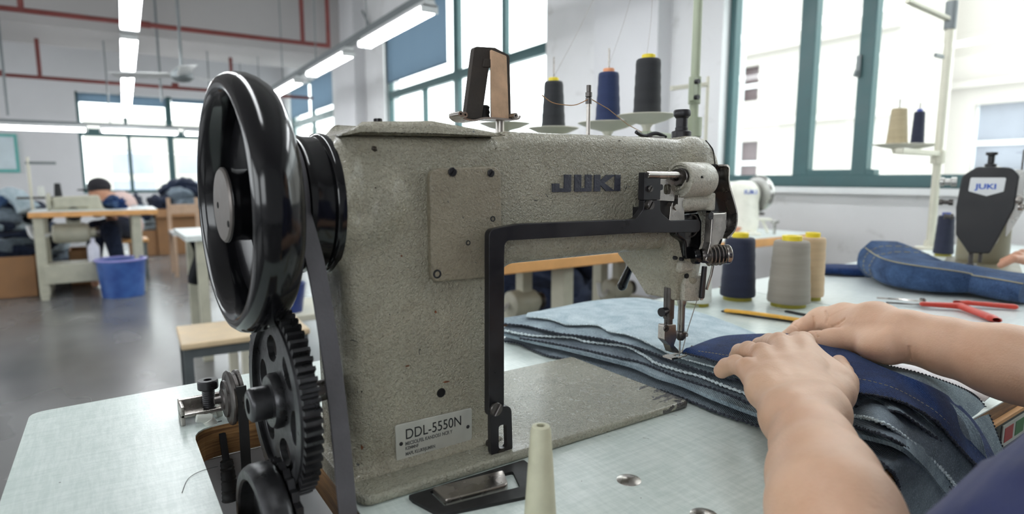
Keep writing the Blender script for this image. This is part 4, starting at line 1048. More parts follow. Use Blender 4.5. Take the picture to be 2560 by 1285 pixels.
# ------------------------------------------------------------------ denim under the needle
def PD(px, py, d): return CAM + ray(px, py)*d
def denim(name, dark, light, thr=(.3, .7), fade=None, rough=.92):
    m, nt, b = newmat(name); co = coords(nt)
    tw = nt.nodes.new('ShaderNodeTexWave'); tw.inputs['Scale'].default_value = 160; tw.inputs['Distortion'].default_value = 1.5; tw.inputs['Detail'].default_value = 2; tw.inputs['Detail Scale'].default_value = 3
    nt.links.new(coords(nt, (1, 1, 1), (.3, .2, .7)), tw.inputs['Vector'])
    n1 = noise(nt, co, 26, 6, .65, .4); n2 = noise(nt, co, 700, 2)
    c = ramp(nt, n1, [(thr[0], dark), (thr[1], light)])
    c = mix(nt, math_(nt, 'MULTIPLY', tw.outputs['Fac'], .25), c, tuple(x*.5 for x in dark))
    c = mix(nt, ramp(nt, n2, [(.5, (0,)*3), (.75, (.5,)*3)]), c, tuple(min(1, x*1.7+.03) for x in light))
    setc(nt, b, c); b.inputs['Roughness'].default_value = rough; b.inputs['Sheen Weight'].default_value = .08; b.inputs['Specular IOR Level'].default_value = .15
    hs = math_(nt, 'ADD', math_(nt, 'MULTIPLY', tw.outputs['Fac'], .35), noise(nt, co, 420, 3))
    bump(nt, b, hs, .0012, .8); return m
MT['d_light'] = denim('light_bleached_denim', S(140, 165, 178), S(199, 214, 220))
MT['d_grey'] = denim('grey_green_denim_reverse', S(100, 116, 127), S(156, 172, 180))
MT['d_grey2'] = denim('dark_grey_denim_reverse', S(76, 87, 99), S(126, 139, 149))
MT['d_navy'] = denim('navy_denim', S(14, 30, 66), S(34, 62, 112))
MT['d_blue'] = denim('mid_blue_denim', S(32, 50, 80), S(72, 98, 136))
MT['d_ink'] = denim('ink_denim', S(18, 23, 38), S(42, 52, 74))
MT['fray'] = simple('frayed_hem', S(200, 212, 216), .95, var=.45, vscale=500, bsc=700, bd=.0008)
MT['fray_dk'] = simple('dark_stitched_hem', S(52, 56, 66), .95, var=.75, vscale=600, bsc=700, bd=.0008)
MT['stitch'] = simple('gold_stitch', S(168, 158, 128), .8)
YK = .21
def pth(pts, z):
    """pts: (px, py) on height z, or (px, py, y) on a plane y in front of the table"""
    out = []
    for p in pts:
        if len(p) == 2: out.append(P(p[0], p[1], 2, z))
        elif p[2] < 0: out.append(P(p[0], p[1], 2, -p[2]))
        else: out.append(P(p[0], p[1], 1, YK + max(0, p[2]-.206)*(.2425-YK)/(.244-.206)))
    return out
def resample(pts, n):
    pts = [Vector(p) for p in smooth_path([tuple(p) for p in pts], 10)]
    L_ = [0]
    for a, b in zip(pts, pts[1:]): L_.append(L_[-1]+(b-a).length)
    out = []; k = 0
    for i in range(n):
        s = L_[-1]*i/(n-1)
        while k < len(L_)-2 and L_[k+1] < s: k += 1
        t = (s-L_[k])/max(L_[k+1]-L_[k], 1e-9); out.append(pts[k].lerp(pts[k+1], min(max(t, 0), 1)))
    return out
from mathutils import noise as mn
def layer(name, near, far, mat, label=None, parent=None, th=.0016, nu=140, nv=24, crown=.003, fold=.0015, seed=0, hem=None, hem_r=.0013, stitch=None, keep=1.0, cat='fabric', group=None, fs=14.):
    A = resample(near, nu+1); B = resample(far, nu+1)
    def fn(u, v):
        i = min(int(round(u*nu)), nu); a, b = A[i], B[i]; p = a.lerp(b, v)
        env = math.sin(PI*min(1, v*keep)) ** .7 if 0 < v*keep < 1 else 0
        q = mn.noise(Vector((p.x*fs+seed*7.3, p.y*fs*.6, seed*1.7)))+.5*mn.noise(Vector((p.x*fs*2.3+seed, p.y*fs*1.3, 3.1+seed)))
        edge = mn.noise(Vector((i*.11, seed*3.3, 0)))*.0012
        out = Vector((0, -.45, 1)).normalized() if p.y < .235 else Vector((0, 0, 1))
        return p + out*(crown*env + fold*q*(.35+.65*env)) + Vector((edge*(1-v), 0, 0))
    o = M(); o.sheet(fn, nu, nv, th)
    ob = o.build(name, mat, parent)
    if label: tag(ob, label, cat, group)
    if hem:
        pts = [fn(i/nu, 0) for i in range(nu+1)]; m = M(); fine = smooth_path([tuple(p) for p in pts], 5)
        rr_ = [hem_r*(1+.38*math.sin(i*1.1)+.3*mn.noise(Vector((i*.37, seed, 0)))) for i in range(len(fine))]
        fine = [Vector(p)+Vector((mn.noise(Vector((i*.31, 5, seed))), mn.noise(Vector((i*.29, 9, seed))), mn.noise(Vector((i*.33, 1, seed)))))*.0009 for i, p in enumerate(fine)]
        m.tube(fine, rr_, n=6)
        for k in range(0, len(fine)-3, 9):      # loose overlock loops
            d = Vector((mn.noise(Vector((k, 1.5, seed)))*.004-.0012, mn.noise(Vector((k, 7.5, seed)))*.004, abs(mn.noise(Vector((k, 3.5, seed))))*.003))
            m.tube([fine[k], fine[k]+d, fine[k+2]], .0003, n=4)
        m.build('overlocked_hem', hem, ob)
    if stitch:
        m = M()
        for vv, mt in stitch:
            pts = smooth_path([tuple(fn(i/nu, vv)+Vector((0, 0, th*.6))) for i in range(nu+1)], 3)
            for k in range(int(len(pts)*.05), len(pts)-4, 5): m.tube([pts[k], pts[k+1], pts[k+2], pts[k+3]], .0004, n=5)
        m.build('stitching', MT['stitch'], ob)['kind'] = 'stuff'
    return ob, fn
G_ = 'cut denim panels stacked under the needle'
def shift(pts, dx, dy, dz=0): return [Vector(p)+Vector((dx, dy, dz)) for p in pts]
YK = 0.2195
n1 = pth([(1254, 852), (1294, 858), (1329, 873), (1367, 888), (1405, 896), (1451, 909), (1504, 925), (1531, 938), (1577, 951), (1619, 967), (1699, 993), (1790, 1030), (1920, 1072), (2050, 1105), (2161, 1134), (2190, 1150), (2217, 1168, .2), (2238, 1192, .2), (2247, 1225, .213), (2250, 1300, .212)], .0035)
f1 = pth([(1330, 800), (1480, 780), (1700, 800), (1850, 850), (2000, 900), (2200, 960), (2330, 1010), (2420, 1090, .212), (2440, 1300, .205)], .004)
layer('denim_panel', n1, f1, MT['d_grey2'], 'lowest dark grey denim panel of the stack, its hem lying on the table', th=.0018, hem=MT['fray_dk'], crown=.001, fold=.0012, seed=1, group=G_)
YK = 0.2155
n2 = pth([(1254, 836), (1329, 855), (1405, 872), (1504, 896), (1577, 915), (1640, 942), (1700, 962), (1790, 1000), (1920, 1046), (2050, 1072), (2150, 1092), (2200, 1104), (2252, 1122, .211), (2290, 1152, .208), (2337, 1205, .212), (2374, 1250, .208), (2395, 1310, .206)], .013)
f2 = pth([(1330, 798), (1480, 778), (1700, 796), (1850, 846), (2000, 896), (2200, 956), (2330, 1006), (2430, 1090, .210), (2450, 1300, .203)], .012)
layer('denim_panel', n2, f2, MT['d_grey'], 'wide grey green denim panel second from the bottom of the stack', th=.0045, hem=None, crown=.003, fold=.003, seed=2, group=G_)
YK = 0.2125
n2b = pth([(1300, 846), (1367, 856), (1450, 872), (1540, 892), (1600, 905), (1650, 925), (1700, 945), (1800, 978), (1920, 1025), (2050, 1050), (2134, 1066), (2215, 1090, .222), (2280, 1130, .214), (2337, 1180, .216), (2380, 1230, .21), (2402, 1300, .207)], .0175)
layer('denim_panel', n2b, [Vector(p)+Vector((0, 0, .004)) for p in f2], MT['d_grey2'], 'charcoal denim panel third from the bottom of the stack', th=.002, hem=MT['fray_dk'], crown=.002, fold=.0022, seed=12, group=G_)
YK = 0.209
n3 = pth([(1254, 824), (1319, 837), (1367, 841), (1430, 845), (1462, 854), (1514, 860), (1567, 867), (1609, 888), (1640, 908), (1699, 928), (1750, 941), (1803, 962), (1864, 984), (1980, 1020), (2120, 1036), (2201, 1056, .234), (2269, 1097, .226), (2316, 1138, .219), (2371, 1192, .212), (2404, 1239, .207), (2420, 1300, .205)], .022)
f3 = pth([(1330, 795), (1480, 775), (1700, 792), (1850, 842), (2000, 892), (2200, 950), (2340, 1000), (2440, 1090, .208), (2460, 1300, .201)], .019)
layer('denim_panel', n3, f3, MT['d_grey2'], 'slate denim panel with a frayed white hem in the middle of the stack', th=.0018, hem=MT['fray'], hem_r=.0015, crown=.003, fold=.0022, seed=3, group=G_)
YK = 0.2045
n4 = pth([(1254, 808), (1272, 811), (1315, 815), (1357, 825), (1399, 834), (1451, 840), (1514, 850), (1577, 864), (1619, 877), (1699, 909), (1800, 941), (1900, 960), (2000, 985), (2120, 1012), (2191, 1022), (2245, 1030, .240), (2276, 1048, .234), (2337, 1094, .224), (2404, 1155, .214), (2459, 1200, .207), (2490, 1270, .204)], .029)
f4 = pth([(1262, 798), (1319, 786), (1400, 768), (1560, 756), (1680, 800), (1800, 850), (2000, 892), (2200, 940), (2340, 985), (2450, 1090, .206), (2475, 1290, .199)], .024)
layer('denim_panel', n4, f4, MT['d_grey'], 'grey denim panel with a dark overlocked hem just under the pale panel', th=.0016, hem=MT['fray_dk'], crown=.004, fold=.0015, seed=4, group=G_)
n5 = pth([(1316, 792), (1367, 797), (1399, 805), (1420, 811), (1489, 812), (1525, 828), (1567, 836), (1619, 856), (1661, 877), (1700, 893), (1760, 911), (1850, 935), (1930, 955)], .0365)
f5 = pth([(1322, 787, -.030), (1388, 771, -.030), (1476, 754, -.030), (1577, 745, -.030), (1640, 751, -.028), (1724, 774, -.022), (1800, 799, -.016), (1889, 834, -.014), (1960, 870, -.020)], .03)
layer('denim_panel', n5, f5, MT['d_light'], 'pale bleached blue denim panel on top of the stack beneath the needle', th=.0016, hem=MT['fray'], hem_r=.0009, crown=.003, fold=.0030, seed=5, group=G_, fs=9.)
# grey lining panel showing right of the navy one
YK = 0.201
n7 = pth([(1990, 900, -.040), (2080, 930, -.040), (2200, 985, -.040), (2280, 1020, .244), (2360, 1085, .226), (2440, 1150, .214), (2490, 1230, .208)], .040)
f7 = pth([(2060, 866), (2140, 893), (2229, 918), (2303, 936), (2405, 972, .246), (2450, 1002, .238), (2474, 1042, .227), (2499, 1104, .217), (2520, 1155, .210), (2530, 1240, .206)], .036)
ob, fn = layer('denim_panel', n7, f7, MT['d_grey'], 'grey denim panel with lace like hem showing to the right of the navy panel', th=.0014, crown=.001, fold=.0015, seed=7, group=G_)
m = M(); pts = smooth_path([tuple(fn(i/140, 1.0)) for i in range(141)], 3)
m.tube(pts, [.0014*(1+.5*math.sin(i*1.3)) for i in range(len(pts))], n=6); m.build('overlocked_hem', MT['fray_dk'], ob)
YK = 0.1965
n6 = pth([(1706, 882), (1740, 890), (1800, 908), (1900, 938), (2000, 962), (2127, 982), (2185, 988), (2262, 1008, .241), (2337, 1052, .228), (2377, 1094, .220), (2421, 1144, .212), (2465, 1190, .206), (2495, 1260, .203)], .0435)
f6 = pth([(1722, 876), (1745, 862), (1775, 850), (1810, 841), (1850, 838), (1900, 836), (1975, 836), (2050, 848), (2130, 882), (2201, 917), (2303, 958), (2371, 992, .244), (2411, 1026, .234), (2445, 1067, .224), (2476, 1121, .214), (2496, 1168, .208), (2512, 1250, .204)], .045)
layer('denim_panel', n6, f6, MT['d_navy'], 'dark navy denim strip being guided under the presser foot by both hands', th=.0018, hem=MT['fray_dk'], crown=.0035, fold=.0018, seed=6, stitch=[(.22, 1)], group=G_)
# white cloth beside the stack
m = M(); A_ = pth([(2215, 910), (2290, 915), (2400, 952), (2488, 985)], .010); B_ = pth([(2240, 935), (2330, 960), (2420, 990), (2462, 1003)], .004)
ob, _ = layer('white_cloth', B_, A_, simple('white_cotton', S(226, 224, 228), .9, var=.03), 'white cloth lying on the table edge to the right of the denim', th=.001, crown=.004, fold=.002, seed=9, nu=30, nv=8, cat='cloth')
# wooden drawer box sticking out below the table edge with a printed label
a = P(2486, 1063, 2, -.016); bq = P(2560, 1008, 2, -.016)
bxo = thing('drawer_box', 'tan wooden box with a red and green printed label sticking out under the table edge', 'box', (a.x+.1, a.y, -.05))
M().box((a.x-.10, a.y, -.020), (a.x+.35, .2245, -.016)).build('lid_board', MT['wood_edge'], bxo, smooth=False)
M().box((a.x-.10, a.y+.001, -.056), (a.x+.35, .2240, -.0201)).build('box_body', simple('dark_card', S(44, 50, 42), .6), bxo, smooth=False)
lab = M().box((a.x+.028, a.y-.0004, -.050), (a.x+.16, a.y+.0008, -.024)).build('label', simple('label_paper', S(196, 200, 190), .6), bxo, smooth=False)
M().box((a.x+.034, a.y-.0008, -.045), (a.x+.060, a.y-.0004, -.028)).build('red_print', simple('red_print', S(170, 60, 56), .6), lab, smooth=False)
M().box((a.x+.068, a.y-.0008, -.045), (a.x+.095, a.y-.0004, -.028)).build('green_print', simple('green_print', S(58, 118, 66), .6), lab, smooth=False)

# ------------------------------------------------------------------ cones of thread
MT['yellow'] = simple('yellow_plastic', S(238, 214, 44), .4, var=.04); MT['yellow_dk'] = simple('olive_yellow_core', S(150, 140, 40), .5); MT['orange_pl'] = simple('salmon_plastic', S(232, 158, 112), .5); MT['blue_pl'] = simple('blue_plastic', S(70, 86, 160), .5)
def yarn(name, col):
    m, nt, b = newmat(name); co = coords(nt, (1, 1, 1))
    w = nt.nodes.new('ShaderNodeTexWave'); w.bands_direction = 'Z'; w.inputs['Scale'].default_value = 120; w.inputs['Distortion'].default_value = 2; w.inputs['Detail'].default_value = 2; nt.links.new(co, w.inputs['Vector'])
    n_ = noise(nt, coords(nt, (4, 4, 60)), 1, 4)
    c = mix(nt, math_(nt, 'MULTIPLY', w.outputs['Fac'], .4), col, tuple(x*.62 for x in col)); c = mix(nt, ramp(nt, n_, [(.4, (0,)*3), (.7, (.4,)*3)]), c, tuple(min(1, x*1.35+.01) for x in col))
    setc(nt, b, c); b.inputs['Roughness'].default_value = .75; b.inputs['Sheen Weight'].default_value = .1; bump(nt, b, w.outputs['Fac'], .0006, .6); return m
YA = dict(navy=yarn('navy_thread', S(28, 34, 58)), black=yarn('black_thread', S(34, 36, 40)), blue=yarn('deep_blue_thread', S(24, 42, 84)), grey=yarn('grey_thread_cone', S(150, 142, 132)), beige=yarn('beige_thread', S(206, 178, 142)), white=yarn('white_thread', S(220, 222, 216)), sand=yarn('sand_thread', S(172, 158, 128)))
def cone(label, base, h, rb, rt, col, cap='yellow', group=None, low='yellow_dk', n=64):
    t = thing('thread_cone', label, 'thread cone', (0, 0, 0), group)
    e = h*.055 if low else 0
    pr = [(rb*.72, e), (rb*.97, e+h*.008), (rb, e+h*.03)]
    for i in range(1, 14):
        f = i/14; pr.append((rb+(rt-rb)*f+.00035*math.sin(i*2.1), e+h*.03+(h*.94-e)*f))
    pr += [(rt*.99, h*.965), (rt*.90, h*.985), (rt*.5, h*.99)]
    M().lathe([(0, e)]+pr+[(0, h*.99)], (0, 0, 0), n=n).build('wound_thread', YA[col], t, ang=50)
    if cap: M().lathe([(rt*.30, h*.98), (rt*.56, h*.98), (rt*.56, h*1.055), (rt*.53, h*1.062), (rt*.30, h*1.062)], (0, 0, 0), n=36, closed=True).build('cone_tip', MT[cap], t, ang=30)
    if low: M().lathe([(0, 0), (rb*.80, 0), (rb*.82, e*.3), (rb*.80, e*1.1), (0, e*1.1)], (0, 0, 0), n=36).build('cone_foot', MT[low], t, ang=30)
    t.location = base; return t
def cone_px(label, cx, yb, yt, wb, wt, col, z=0., depth=None, **k):
    b = P(cx, yb, 2, z) if depth is None else PD(cx, yb, depth)
    d = (b-CAM).dot(cf); s = d/F_; tp = P(cx, yt, 1, b.y) if abs(ray(cx, yt).y) > .2 else PD(cx, yt, d)
    return cone(label, b, (tp.z-b.z), wb/2*s, wt/2*s, col, **k)
GT = 'cones of thread standing on the table'
cone_px('navy thread cone with a yellow tip standing beside the machine head', 1843, 748, 592, 84, 70, 'navy', group=GT)
cone_px('grey thread cone with a yellow tip, biggest of the cones on the table', 1970, 764, 600, 100, 82, 'grey', group=GT)
cone_px('beige thread cone standing half behind the grey one', 2022, 748, 592, 66, 60, 'beige', group=GT)
cone_px('white thread cone half hidden behind the needle bar', 1744, 763, 610, 66, 52, 'white', group=GT)
cone_px('small navy thread cone beside the thread stand of the black faced machine', 2357, 640, 538, 44, 34, 'navy', cap='blue_pl')

# yellow handled seam ripper / tweezers
def on0(px, py, z=0.): return P(px, py, 2, z)
t = thing('thread_snips', 'yellow handled thread snips lying in front of the grey thread cone', 'snips', on0(1900, 790))
a, b = on0(1812, 776, .006), on0(2000, 800, .006)
M().strap(smooth_path([tuple(a), tuple(a.lerp(b, .3)+Vector((0, 0, .0015))), tuple(a.lerp(b, .7)+Vector((0, 0, .001))), tuple(b)], 6), .011, .005, (Vector((0, 0, 1)).cross(b-a))).build('yellow_grip', simple('orange_yellow_plastic', S(222, 168, 62), .5, var=.12, vscale=90), t, bevel=.0012, seg=2)
a, b = on0(1805, 777, .0018), on0(2010, 808, .0018)
M().strap([a, a.lerp(b, .5), b], .010, .0022, (Vector((0, 0, 1)).cross(b-a))).build('steel_blade', MT['blk_steel'], t, bevel=.0005, seg=1)
t = thing('tweezers', 'dark pointed tweezers lying just behind the yellow snips', 'tweezers', on0(1990, 782))
a, b = on0(1925, 770, .002), on0(2040, 792, .002); sd = Vector((0, 0, 1)).cross(b-a).normalized()
M().strap([a, a.lerp(b, .35), b], .0018, .0015, sd).build('tip', MT['steel'], t); 
M().strap(smooth_path([tuple(a.lerp(b, .35)), tuple(a.lerp(b, .6)), tuple(b)], 4), .0085, .0030, sd).build('grip', MT['rubber_dk'], t, bevel=.0008, seg=1)
# red handled cutters
t = thing('thread_cutters', 'steel cutters with two red handles lying on the table beside the jeans', 'cutters', on0(2350, 775))
g = SDF(*(lambda A: ([min(v[i] for v in A)-.02 for i in range(3)], [max(v[i] for v in A)+.02 for i in range(3)]))([on0(2310, 752), on0(2540, 772), on0(2500, 806), on0(2310, 775)]), .0013)
zc = .009
c0, c1, c2, c3 = on0(2308, 760, zc), on0(2400, 765, zc), on0(2480, 795, zc-.002), on0(2495, 800, zc-.002)
g.chain([(*c0, .0065), (*c1, .0085), (*c2, .0085), (*c3, .006)], k=.002, sq=((0, 0, 1), .7))
g.mesh('handle', simple('red_grip', S(196, 62, 48), .4, var=.08, vscale=40), t)
g = SDF(*(lambda A: ([min(v[i] for v in A)-.02 for i in range(3)], [max(v[i] for v in A)+.02 for i in range(3)]))([on0(2310, 745), on0(2540, 772), on0(2500, 765), on0(2340, 755)]), .0013)
c0, c1, c2 = on0(2325, 753, zc), on0(2420, 757, zc), on0(2535, 767, zc-.002)
g.chain([(*c0, .003), (*c1, .0062), (*c2, .0072)], k=.002, sq=((0, 0, 1), .7)); g.mesh('handle', bpy.data.materials['red_grip'], t)
a, b, c = on0(2192, 745, .006), on0(2290, 752, .007), on0(2322, 762, .008)
def blade(p0, p1, p2, w):
    m = M(); sd = Vector((0, 0, 1)).cross(p2-p0).normalized(); rings = []
    for i in range(9):
        f = i/8; q = p0.lerp(p1, f/.7) if f < .7 else p1.lerp(p2, (f-.7)/.3); ww = w*(.12+.88*min(1, f*1.6)); rings.append([q+sd*ww/2, q+Vector((0, 0, .0022)), q-sd*ww/2, q-Vector((0, 0, .0015))])
    m.rings(rings); return m
blade(a, b, c, .010).build('jaw', MT['steel'], t, smooth=False)
blade(on0(2215, 757, .0035), on0(2290, 762, .005), on0(2325, 757, .007), .009).build('jaw', MT['dk_steel'], t, smooth=False)
M().cyl(on0(2306, 758, .003), on0(2306, 758, .003)+Vector((0, 0, .010)), .006, n=20).build('pivot', MT['steel'], t, bevel=.0008, seg=1)
# ------------------------------------------------------------------ the sewing person: hands, forearms, navy shirt
def skin(name, a, b_, warm):
    m, nt, b = newmat(name); co = coords(nt)
    n1 = noise(nt, co, 22, 5, .6); n2 = noise(nt, co, 160, 4)
    c = ramp(nt, n1, [(.3, a), (.7, b_)]); c = mix(nt, math_(nt, 'MULTIPLY', ramp(nt, noise(nt, co, 9, 3), [(.35, (0,)*3), (.8, (1,)*3)]), .22), c, warm)
    c = mix(nt, math_(nt, 'MULTIPLY', n2, .18), c, tuple(x*.7 for x in a))
    setc(nt, b, c); b.inputs['Roughness'].default_value = .5; b.inputs['Subsurface Weight'].default_value = .12; b.inputs['Subsurface Radius'].default_value = (.01, .004, .002); b.inputs['Subsurface Scale'].default_value = .6
    v = nt.nodes.new('ShaderNodeTexVoronoi'); v.inputs['Scale'].default_value = 520; nt.links.new(co, v.inputs['Vector'])
    h = math_(nt, 'ADD', math_(nt, 'MULTIPLY', v.outputs['Distance'], .5), noise(nt, co, 230, 4)); bump(nt, b, h, .0004, .5); return m
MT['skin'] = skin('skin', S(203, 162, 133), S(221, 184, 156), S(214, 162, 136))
MT['skin2'] = skin('skin_other_workers', S(190, 140, 112), S(210, 162, 134), S(206, 130, 108))  # deeper, redder skin tone of the other workers
def Hp(px, py, z, r): p = P(px, py, 2, z); return (p.x, p.y, p.z, r)
def join(name, obs, parent):
    bm = bmesh.new()
    for o in obs: bm.from_mesh(o.data)
    bmesh.ops.translate(bm, verts=bm.verts[:], vec=-world_loc(parent))
    me = bpy.data.meshes.new(name); bm.to_mesh(me); bm.free(); me.materials.append(obs[0].data.materials[0])
    for o in obs: bpy.data.objects.remove(o)
    o = bpy.data.objects.new(name, me); COL.objects.link(o); o.parent = parent; return o
ps = thing('person', 'person in a navy blue shirt guiding the denim under the needle with both hands', 'person', (.62, -.06, -.75))
# left hand --------------------------------------------------------
g = SDF((.22, .04, -.06), (.72, .47, .13), .00135)
wU, wR = Hp(1972, 1052, .058, .0225), Hp(2052, 1040, .058, .0225)
K = {'p': Hp(1868, 926, .066, .0100), 'r': Hp(1903, 888, .074, .0105), 'm': Hp(1948, 862, .078, .0112), 'i': Hp(2008, 860, .077, .0115)}
def V3(t): return Vector(t[:3])
mid = {}
for k, w_, rr2 in (('p', .0, .0135), ('r', .3, .0140), ('m', .65, .0145), ('i', 1., .0145)):
    w0 = V3(wU).lerp(V3(wR), w_); kk = V3(K[k])
    g.chain([(*w0, .0185), (*(w0.lerp(kk, .55)), rr2), (*kk, K[k][3])], k=.012)
# fingers
g.chain([K['p'], Hp(1840, 911, .0640, .0095), Hp(1817, 917, .0570, .0088), Hp(1804, 927, .0510, .0080)], k=.0025)
g.chain([K['r'], Hp(1872, 876, .0720, .0094), Hp(1850, 880, .0640, .0086), Hp(1840, 892, .0520, .0078)], k=.0025)
g.chain([K['m'], Hp(1925, 856, .0730, .0096), Hp(1900, 864, .0640, .0088), Hp(1893, 878, .0520, .0080)], k=.0025)
g.chain([K['i'], Hp(1992, 850, .0660, .0094), Hp(1975, 855, .0560, .0088), Hp(1965, 865, .0520, .0078)], k=.0025)
for k in 'prmi':      # knuckle domes
    q = K[k]; g.ell((q[0], q[1], q[2]+.0045), (.0085, .0085, .0080), k=.005)
# thumb side
g.chain([(*V3(wR).lerp(V3(K['i']), .12), .019), Hp(2082, 985, .054, .0165), Hp(2106, 955, .052, .0125), Hp(2108, 930, .050, .0100)], k=.008)
g.chain([Hp(2106, 935, .046, .0100), Hp(2104, 918, .0430, .0092), Hp(2098, 906, .0435, .0085)], k=.0005)
g.ell(V3(wR).lerp(V3(K['i']), .5)+Vector((.012, -.008, -.012)), (.022, .022, .014), k=.012)
# tendons on the back of the hand
for k, w_ in (('p', .1), ('r', .35), ('m', .6), ('i', .85)):
    w0 = V3(wU).lerp(V3(wR), w_)+Vector((0, 0, .016)); kk = V3(K[k])+Vector((0, 0, .0075))
    g.cap(w0.lerp(kk, .35), w0.lerp(kk, .92), .0012, .0022, k=.007)
# forearm
e1, e2 = P(2040, 1150, 1, .215), PD(2083, 1285, .365)
fw = V3(wU).lerp(V3(wR), .5)
el = Vector((.28, .095, .0))
g.chain([(*(fw+Vector((0, 0, .001))), .0235), (*fw.lerp(e2, .35), .0285), (*fw.lerp(e2, .7), .0340), (*e2, .0370), (*el, .040)], k=.010)
g.cap(V3(wU)+Vector((0, 0, .004)), V3(wR)+Vector((0, 0, .004)), .0215, .0215, k=.012)
g.ell(V3(wU)+Vector((-.004, -.006, .014)), (.010, .010, .0085), k=.010)          # ulna bump
g.cap(Hp(1996, 872, .074, 0)[:3], Hp(2094, 955, .060, 0)[:3], .0130, .0155, k=.008)
g.cap(Hp(1985, 900, .064, 0)[:3], Hp(2085, 965, .052, 0)[:3], .013, .015, k=.014)
LH = g.mesh('b1', MT['skin'])
# right hand -------------------------------------------------------
g = SDF((.52, -.01, -.03), (1.0, .56, .17), .00135)
def Q3(px, py, y, r): p = P(px, py, 1, y); return (p.x, p.y, p.z, r)
w0 = Vector(P(2275, 842, 1, .290)); fe = PD(2560, 917, .585); el2 = w0+(fe-w0).normalized()*.25
pxm = lambda p, n: n*((Vector(p)-CAM).dot(cf))/F_
g.chain([(*w0, .0265), (*w0.lerp(fe, .35), .0290), (*w0.lerp(fe, .8), .0345), (*fe, .0350), (*el2, .040)], k=.012)
# index finger (far side), seen from its thumb side
I0, I1, I2, I3 = Q3(2112, 792, .385, .0140), Q3(2064, 795, .415, .0135), Q3(2016, 815, .425, .0122), Q3(1986, 831, .430, .0103)
g.chain([I0, I1, I2, I3], k=.003)
# middle, ring and little fingers tucked behind and under
for dy, dz in ((.017, -.004), (.032, -.012), (.046, -.020)):
    o_ = Vector((.006, dy, dz)); g.chain([(*(V3(I0)+o_), .0115), (*(V3(I1)+o_+Vector((.012, 0, -.004))), .0098), (*(V3(I2)+o_+Vector((.028, 0, -.010))), .0088), (*(V3(I3)+o_+Vector((.045, -.004, -.012))), .0078)], k=.003)
# palm and back of the hand
g.chain([(*w0, .0265), (*w0.lerp(V3(I0), .5), .0270), (*V3(I0), .0165)], k=.014)
g.cap(w0+Vector((0, .012, -.004)), V3(I0)+Vector((.004, .034, -.012)), .021, .0140, k=.014)
# thumb on the near side
T0, T1, T2, T3 = Q3(2225, 866, .300, .0205), Q3(2150, 850, .345, .0175), Q3(2085, 852, .370, .0145), Q3(2034, 850, .392, .0118)
g.chain([T0, T1, T2, T3], k=.006)
g.ell(V3(T0).lerp(V3(T1), .4)+Vector((0, -.002, -.002)), (.030, .020, .017), k=.010)
# creases: finger folds, web, thumb joint, wrist
def crease(a, b, y, r=.0011, dd=.0): 
    p, q = P(a[0], a[1], 1, y), P(b[0], b[1], 1, y); g.cap(p, q, r, r*.7, k=.0018, op='cut')
def surf(px, py):  # nearest solid along the sight line
    d = ray(px, py); best = None
    for i in range(700):
        q = CAM+d*(.30+i*.001); ix = np.round((np.array(q)-g.lo)/g.h).astype(int)
        if (ix < 0).any() or (ix >= g.n).any(): continue
        if g.F[tuple(ix)] < 0: return q
    return CAM+d*.6
def creasepx(pts, r=.0010):
    q = [surf(*p) for p in pts]
    for a, b in zip(q, q[1:]): g.cap(a, b, r, r*.8, k=.0016, op='cut')
creasepx([(2034, 792), (2038, 806), (2037, 820)], .0011)
creasepx([(2064, 778), (2070, 792), (2067, 808)], .0011)
creasepx([(2112, 798), (2096, 810), (2080, 818), (2050, 826)], .0014)
creasepx([(1976, 812), (1990, 816), (1998, 826)], .0007)
creasepx([(2030, 834), (2036, 844), (2034, 854)], .0006)
creasepx([(2040, 832), (2046, 843), (2043, 856)], .0006)
creasepx([(2274, 868), (2276, 885), (2278, 900)], .0012)
RH = g.mesh('b2', MT['skin'])
# torso, upper arms, neck and head (outside the photo but there for other views)
sL, sR = Vector((.455, -.075, .245)), Vector((.80, -.13, .25))
hc = Vector((.615, -.07, .46))
g = SDF((.2, -.36, -.45), (1.05, .12, .60), .006)
g.chain([(.64, -.12, -.30, .13), (.63, -.11, 0, .12), (.63, -.11, .18, .13)], k=.03)
g.cap(sL, sR, .05, .05, k=.03).chain([(.63, -.11, .28, .055), (*hc-Vector((0, .0, .07)), .052)], k=.02)
g.chain([(*sL, .05), (*el, .034)], k=.02).chain([(*sR, .05), (*el2, .040)], k=.02)
g.ell(hc, (.074, .092, .108), k=.02).ell(hc+Vector((0, .09, -.02)), (.012, .018, .018), k=.012).ell(hc+Vector((0, .055, -.07)), (.04, .04, .03), k=.02)
for sx in (-1, 1): g.ell(hc+Vector((sx*.076, -.005, -.01)), (.010, .018, .028), k=.004).ell(hc+Vector((sx*.03, .086, .012)), (.014, .008, .010), k=.003, op='cut')
g.ell(hc+Vector((0, .088, -.055)), (.024, .006, .003), k=.004, op='cut')
TB = g.mesh('b3', MT['skin'])
body = join('body', [LH, RH, TB], ps)
g = SDF((.4, -.3, .3), (.8, .15, .62), .005)
g.ell(hc+Vector((0, -.014, .022)), (.084, .098, .108), k=.01); g.ell(hc+Vector((0, .075, -.055)), (.075, .07, .105), k=.02, op='cut'); g.mesh('hair', simple('black_hair', S(24, 22, 22), .5, bsc=300, bd=.001), ps)
MT['shirt'] = simple('navy_shirt_cloth', S(34, 42, 84), .85, var=.15, vscale=40, sheen=.1, bsc=500, bd=.0003)
g = SDF((.18, -.38, -.45), (1.05, .22, .33), .0045)
g.chain([(.64, -.12, -.36, .17), (.63, -.11, -.1, .155), (.63, -.10, .15, .155)], k=.04)
g.cap(sL, sR, .066, .066, k=.04).chain([(*sL, .066), (*sL.lerp(el, .55), .055)], k=.03).chain([(*sR, .066), (*sR.lerp(el2, .55), .060)], k=.03)
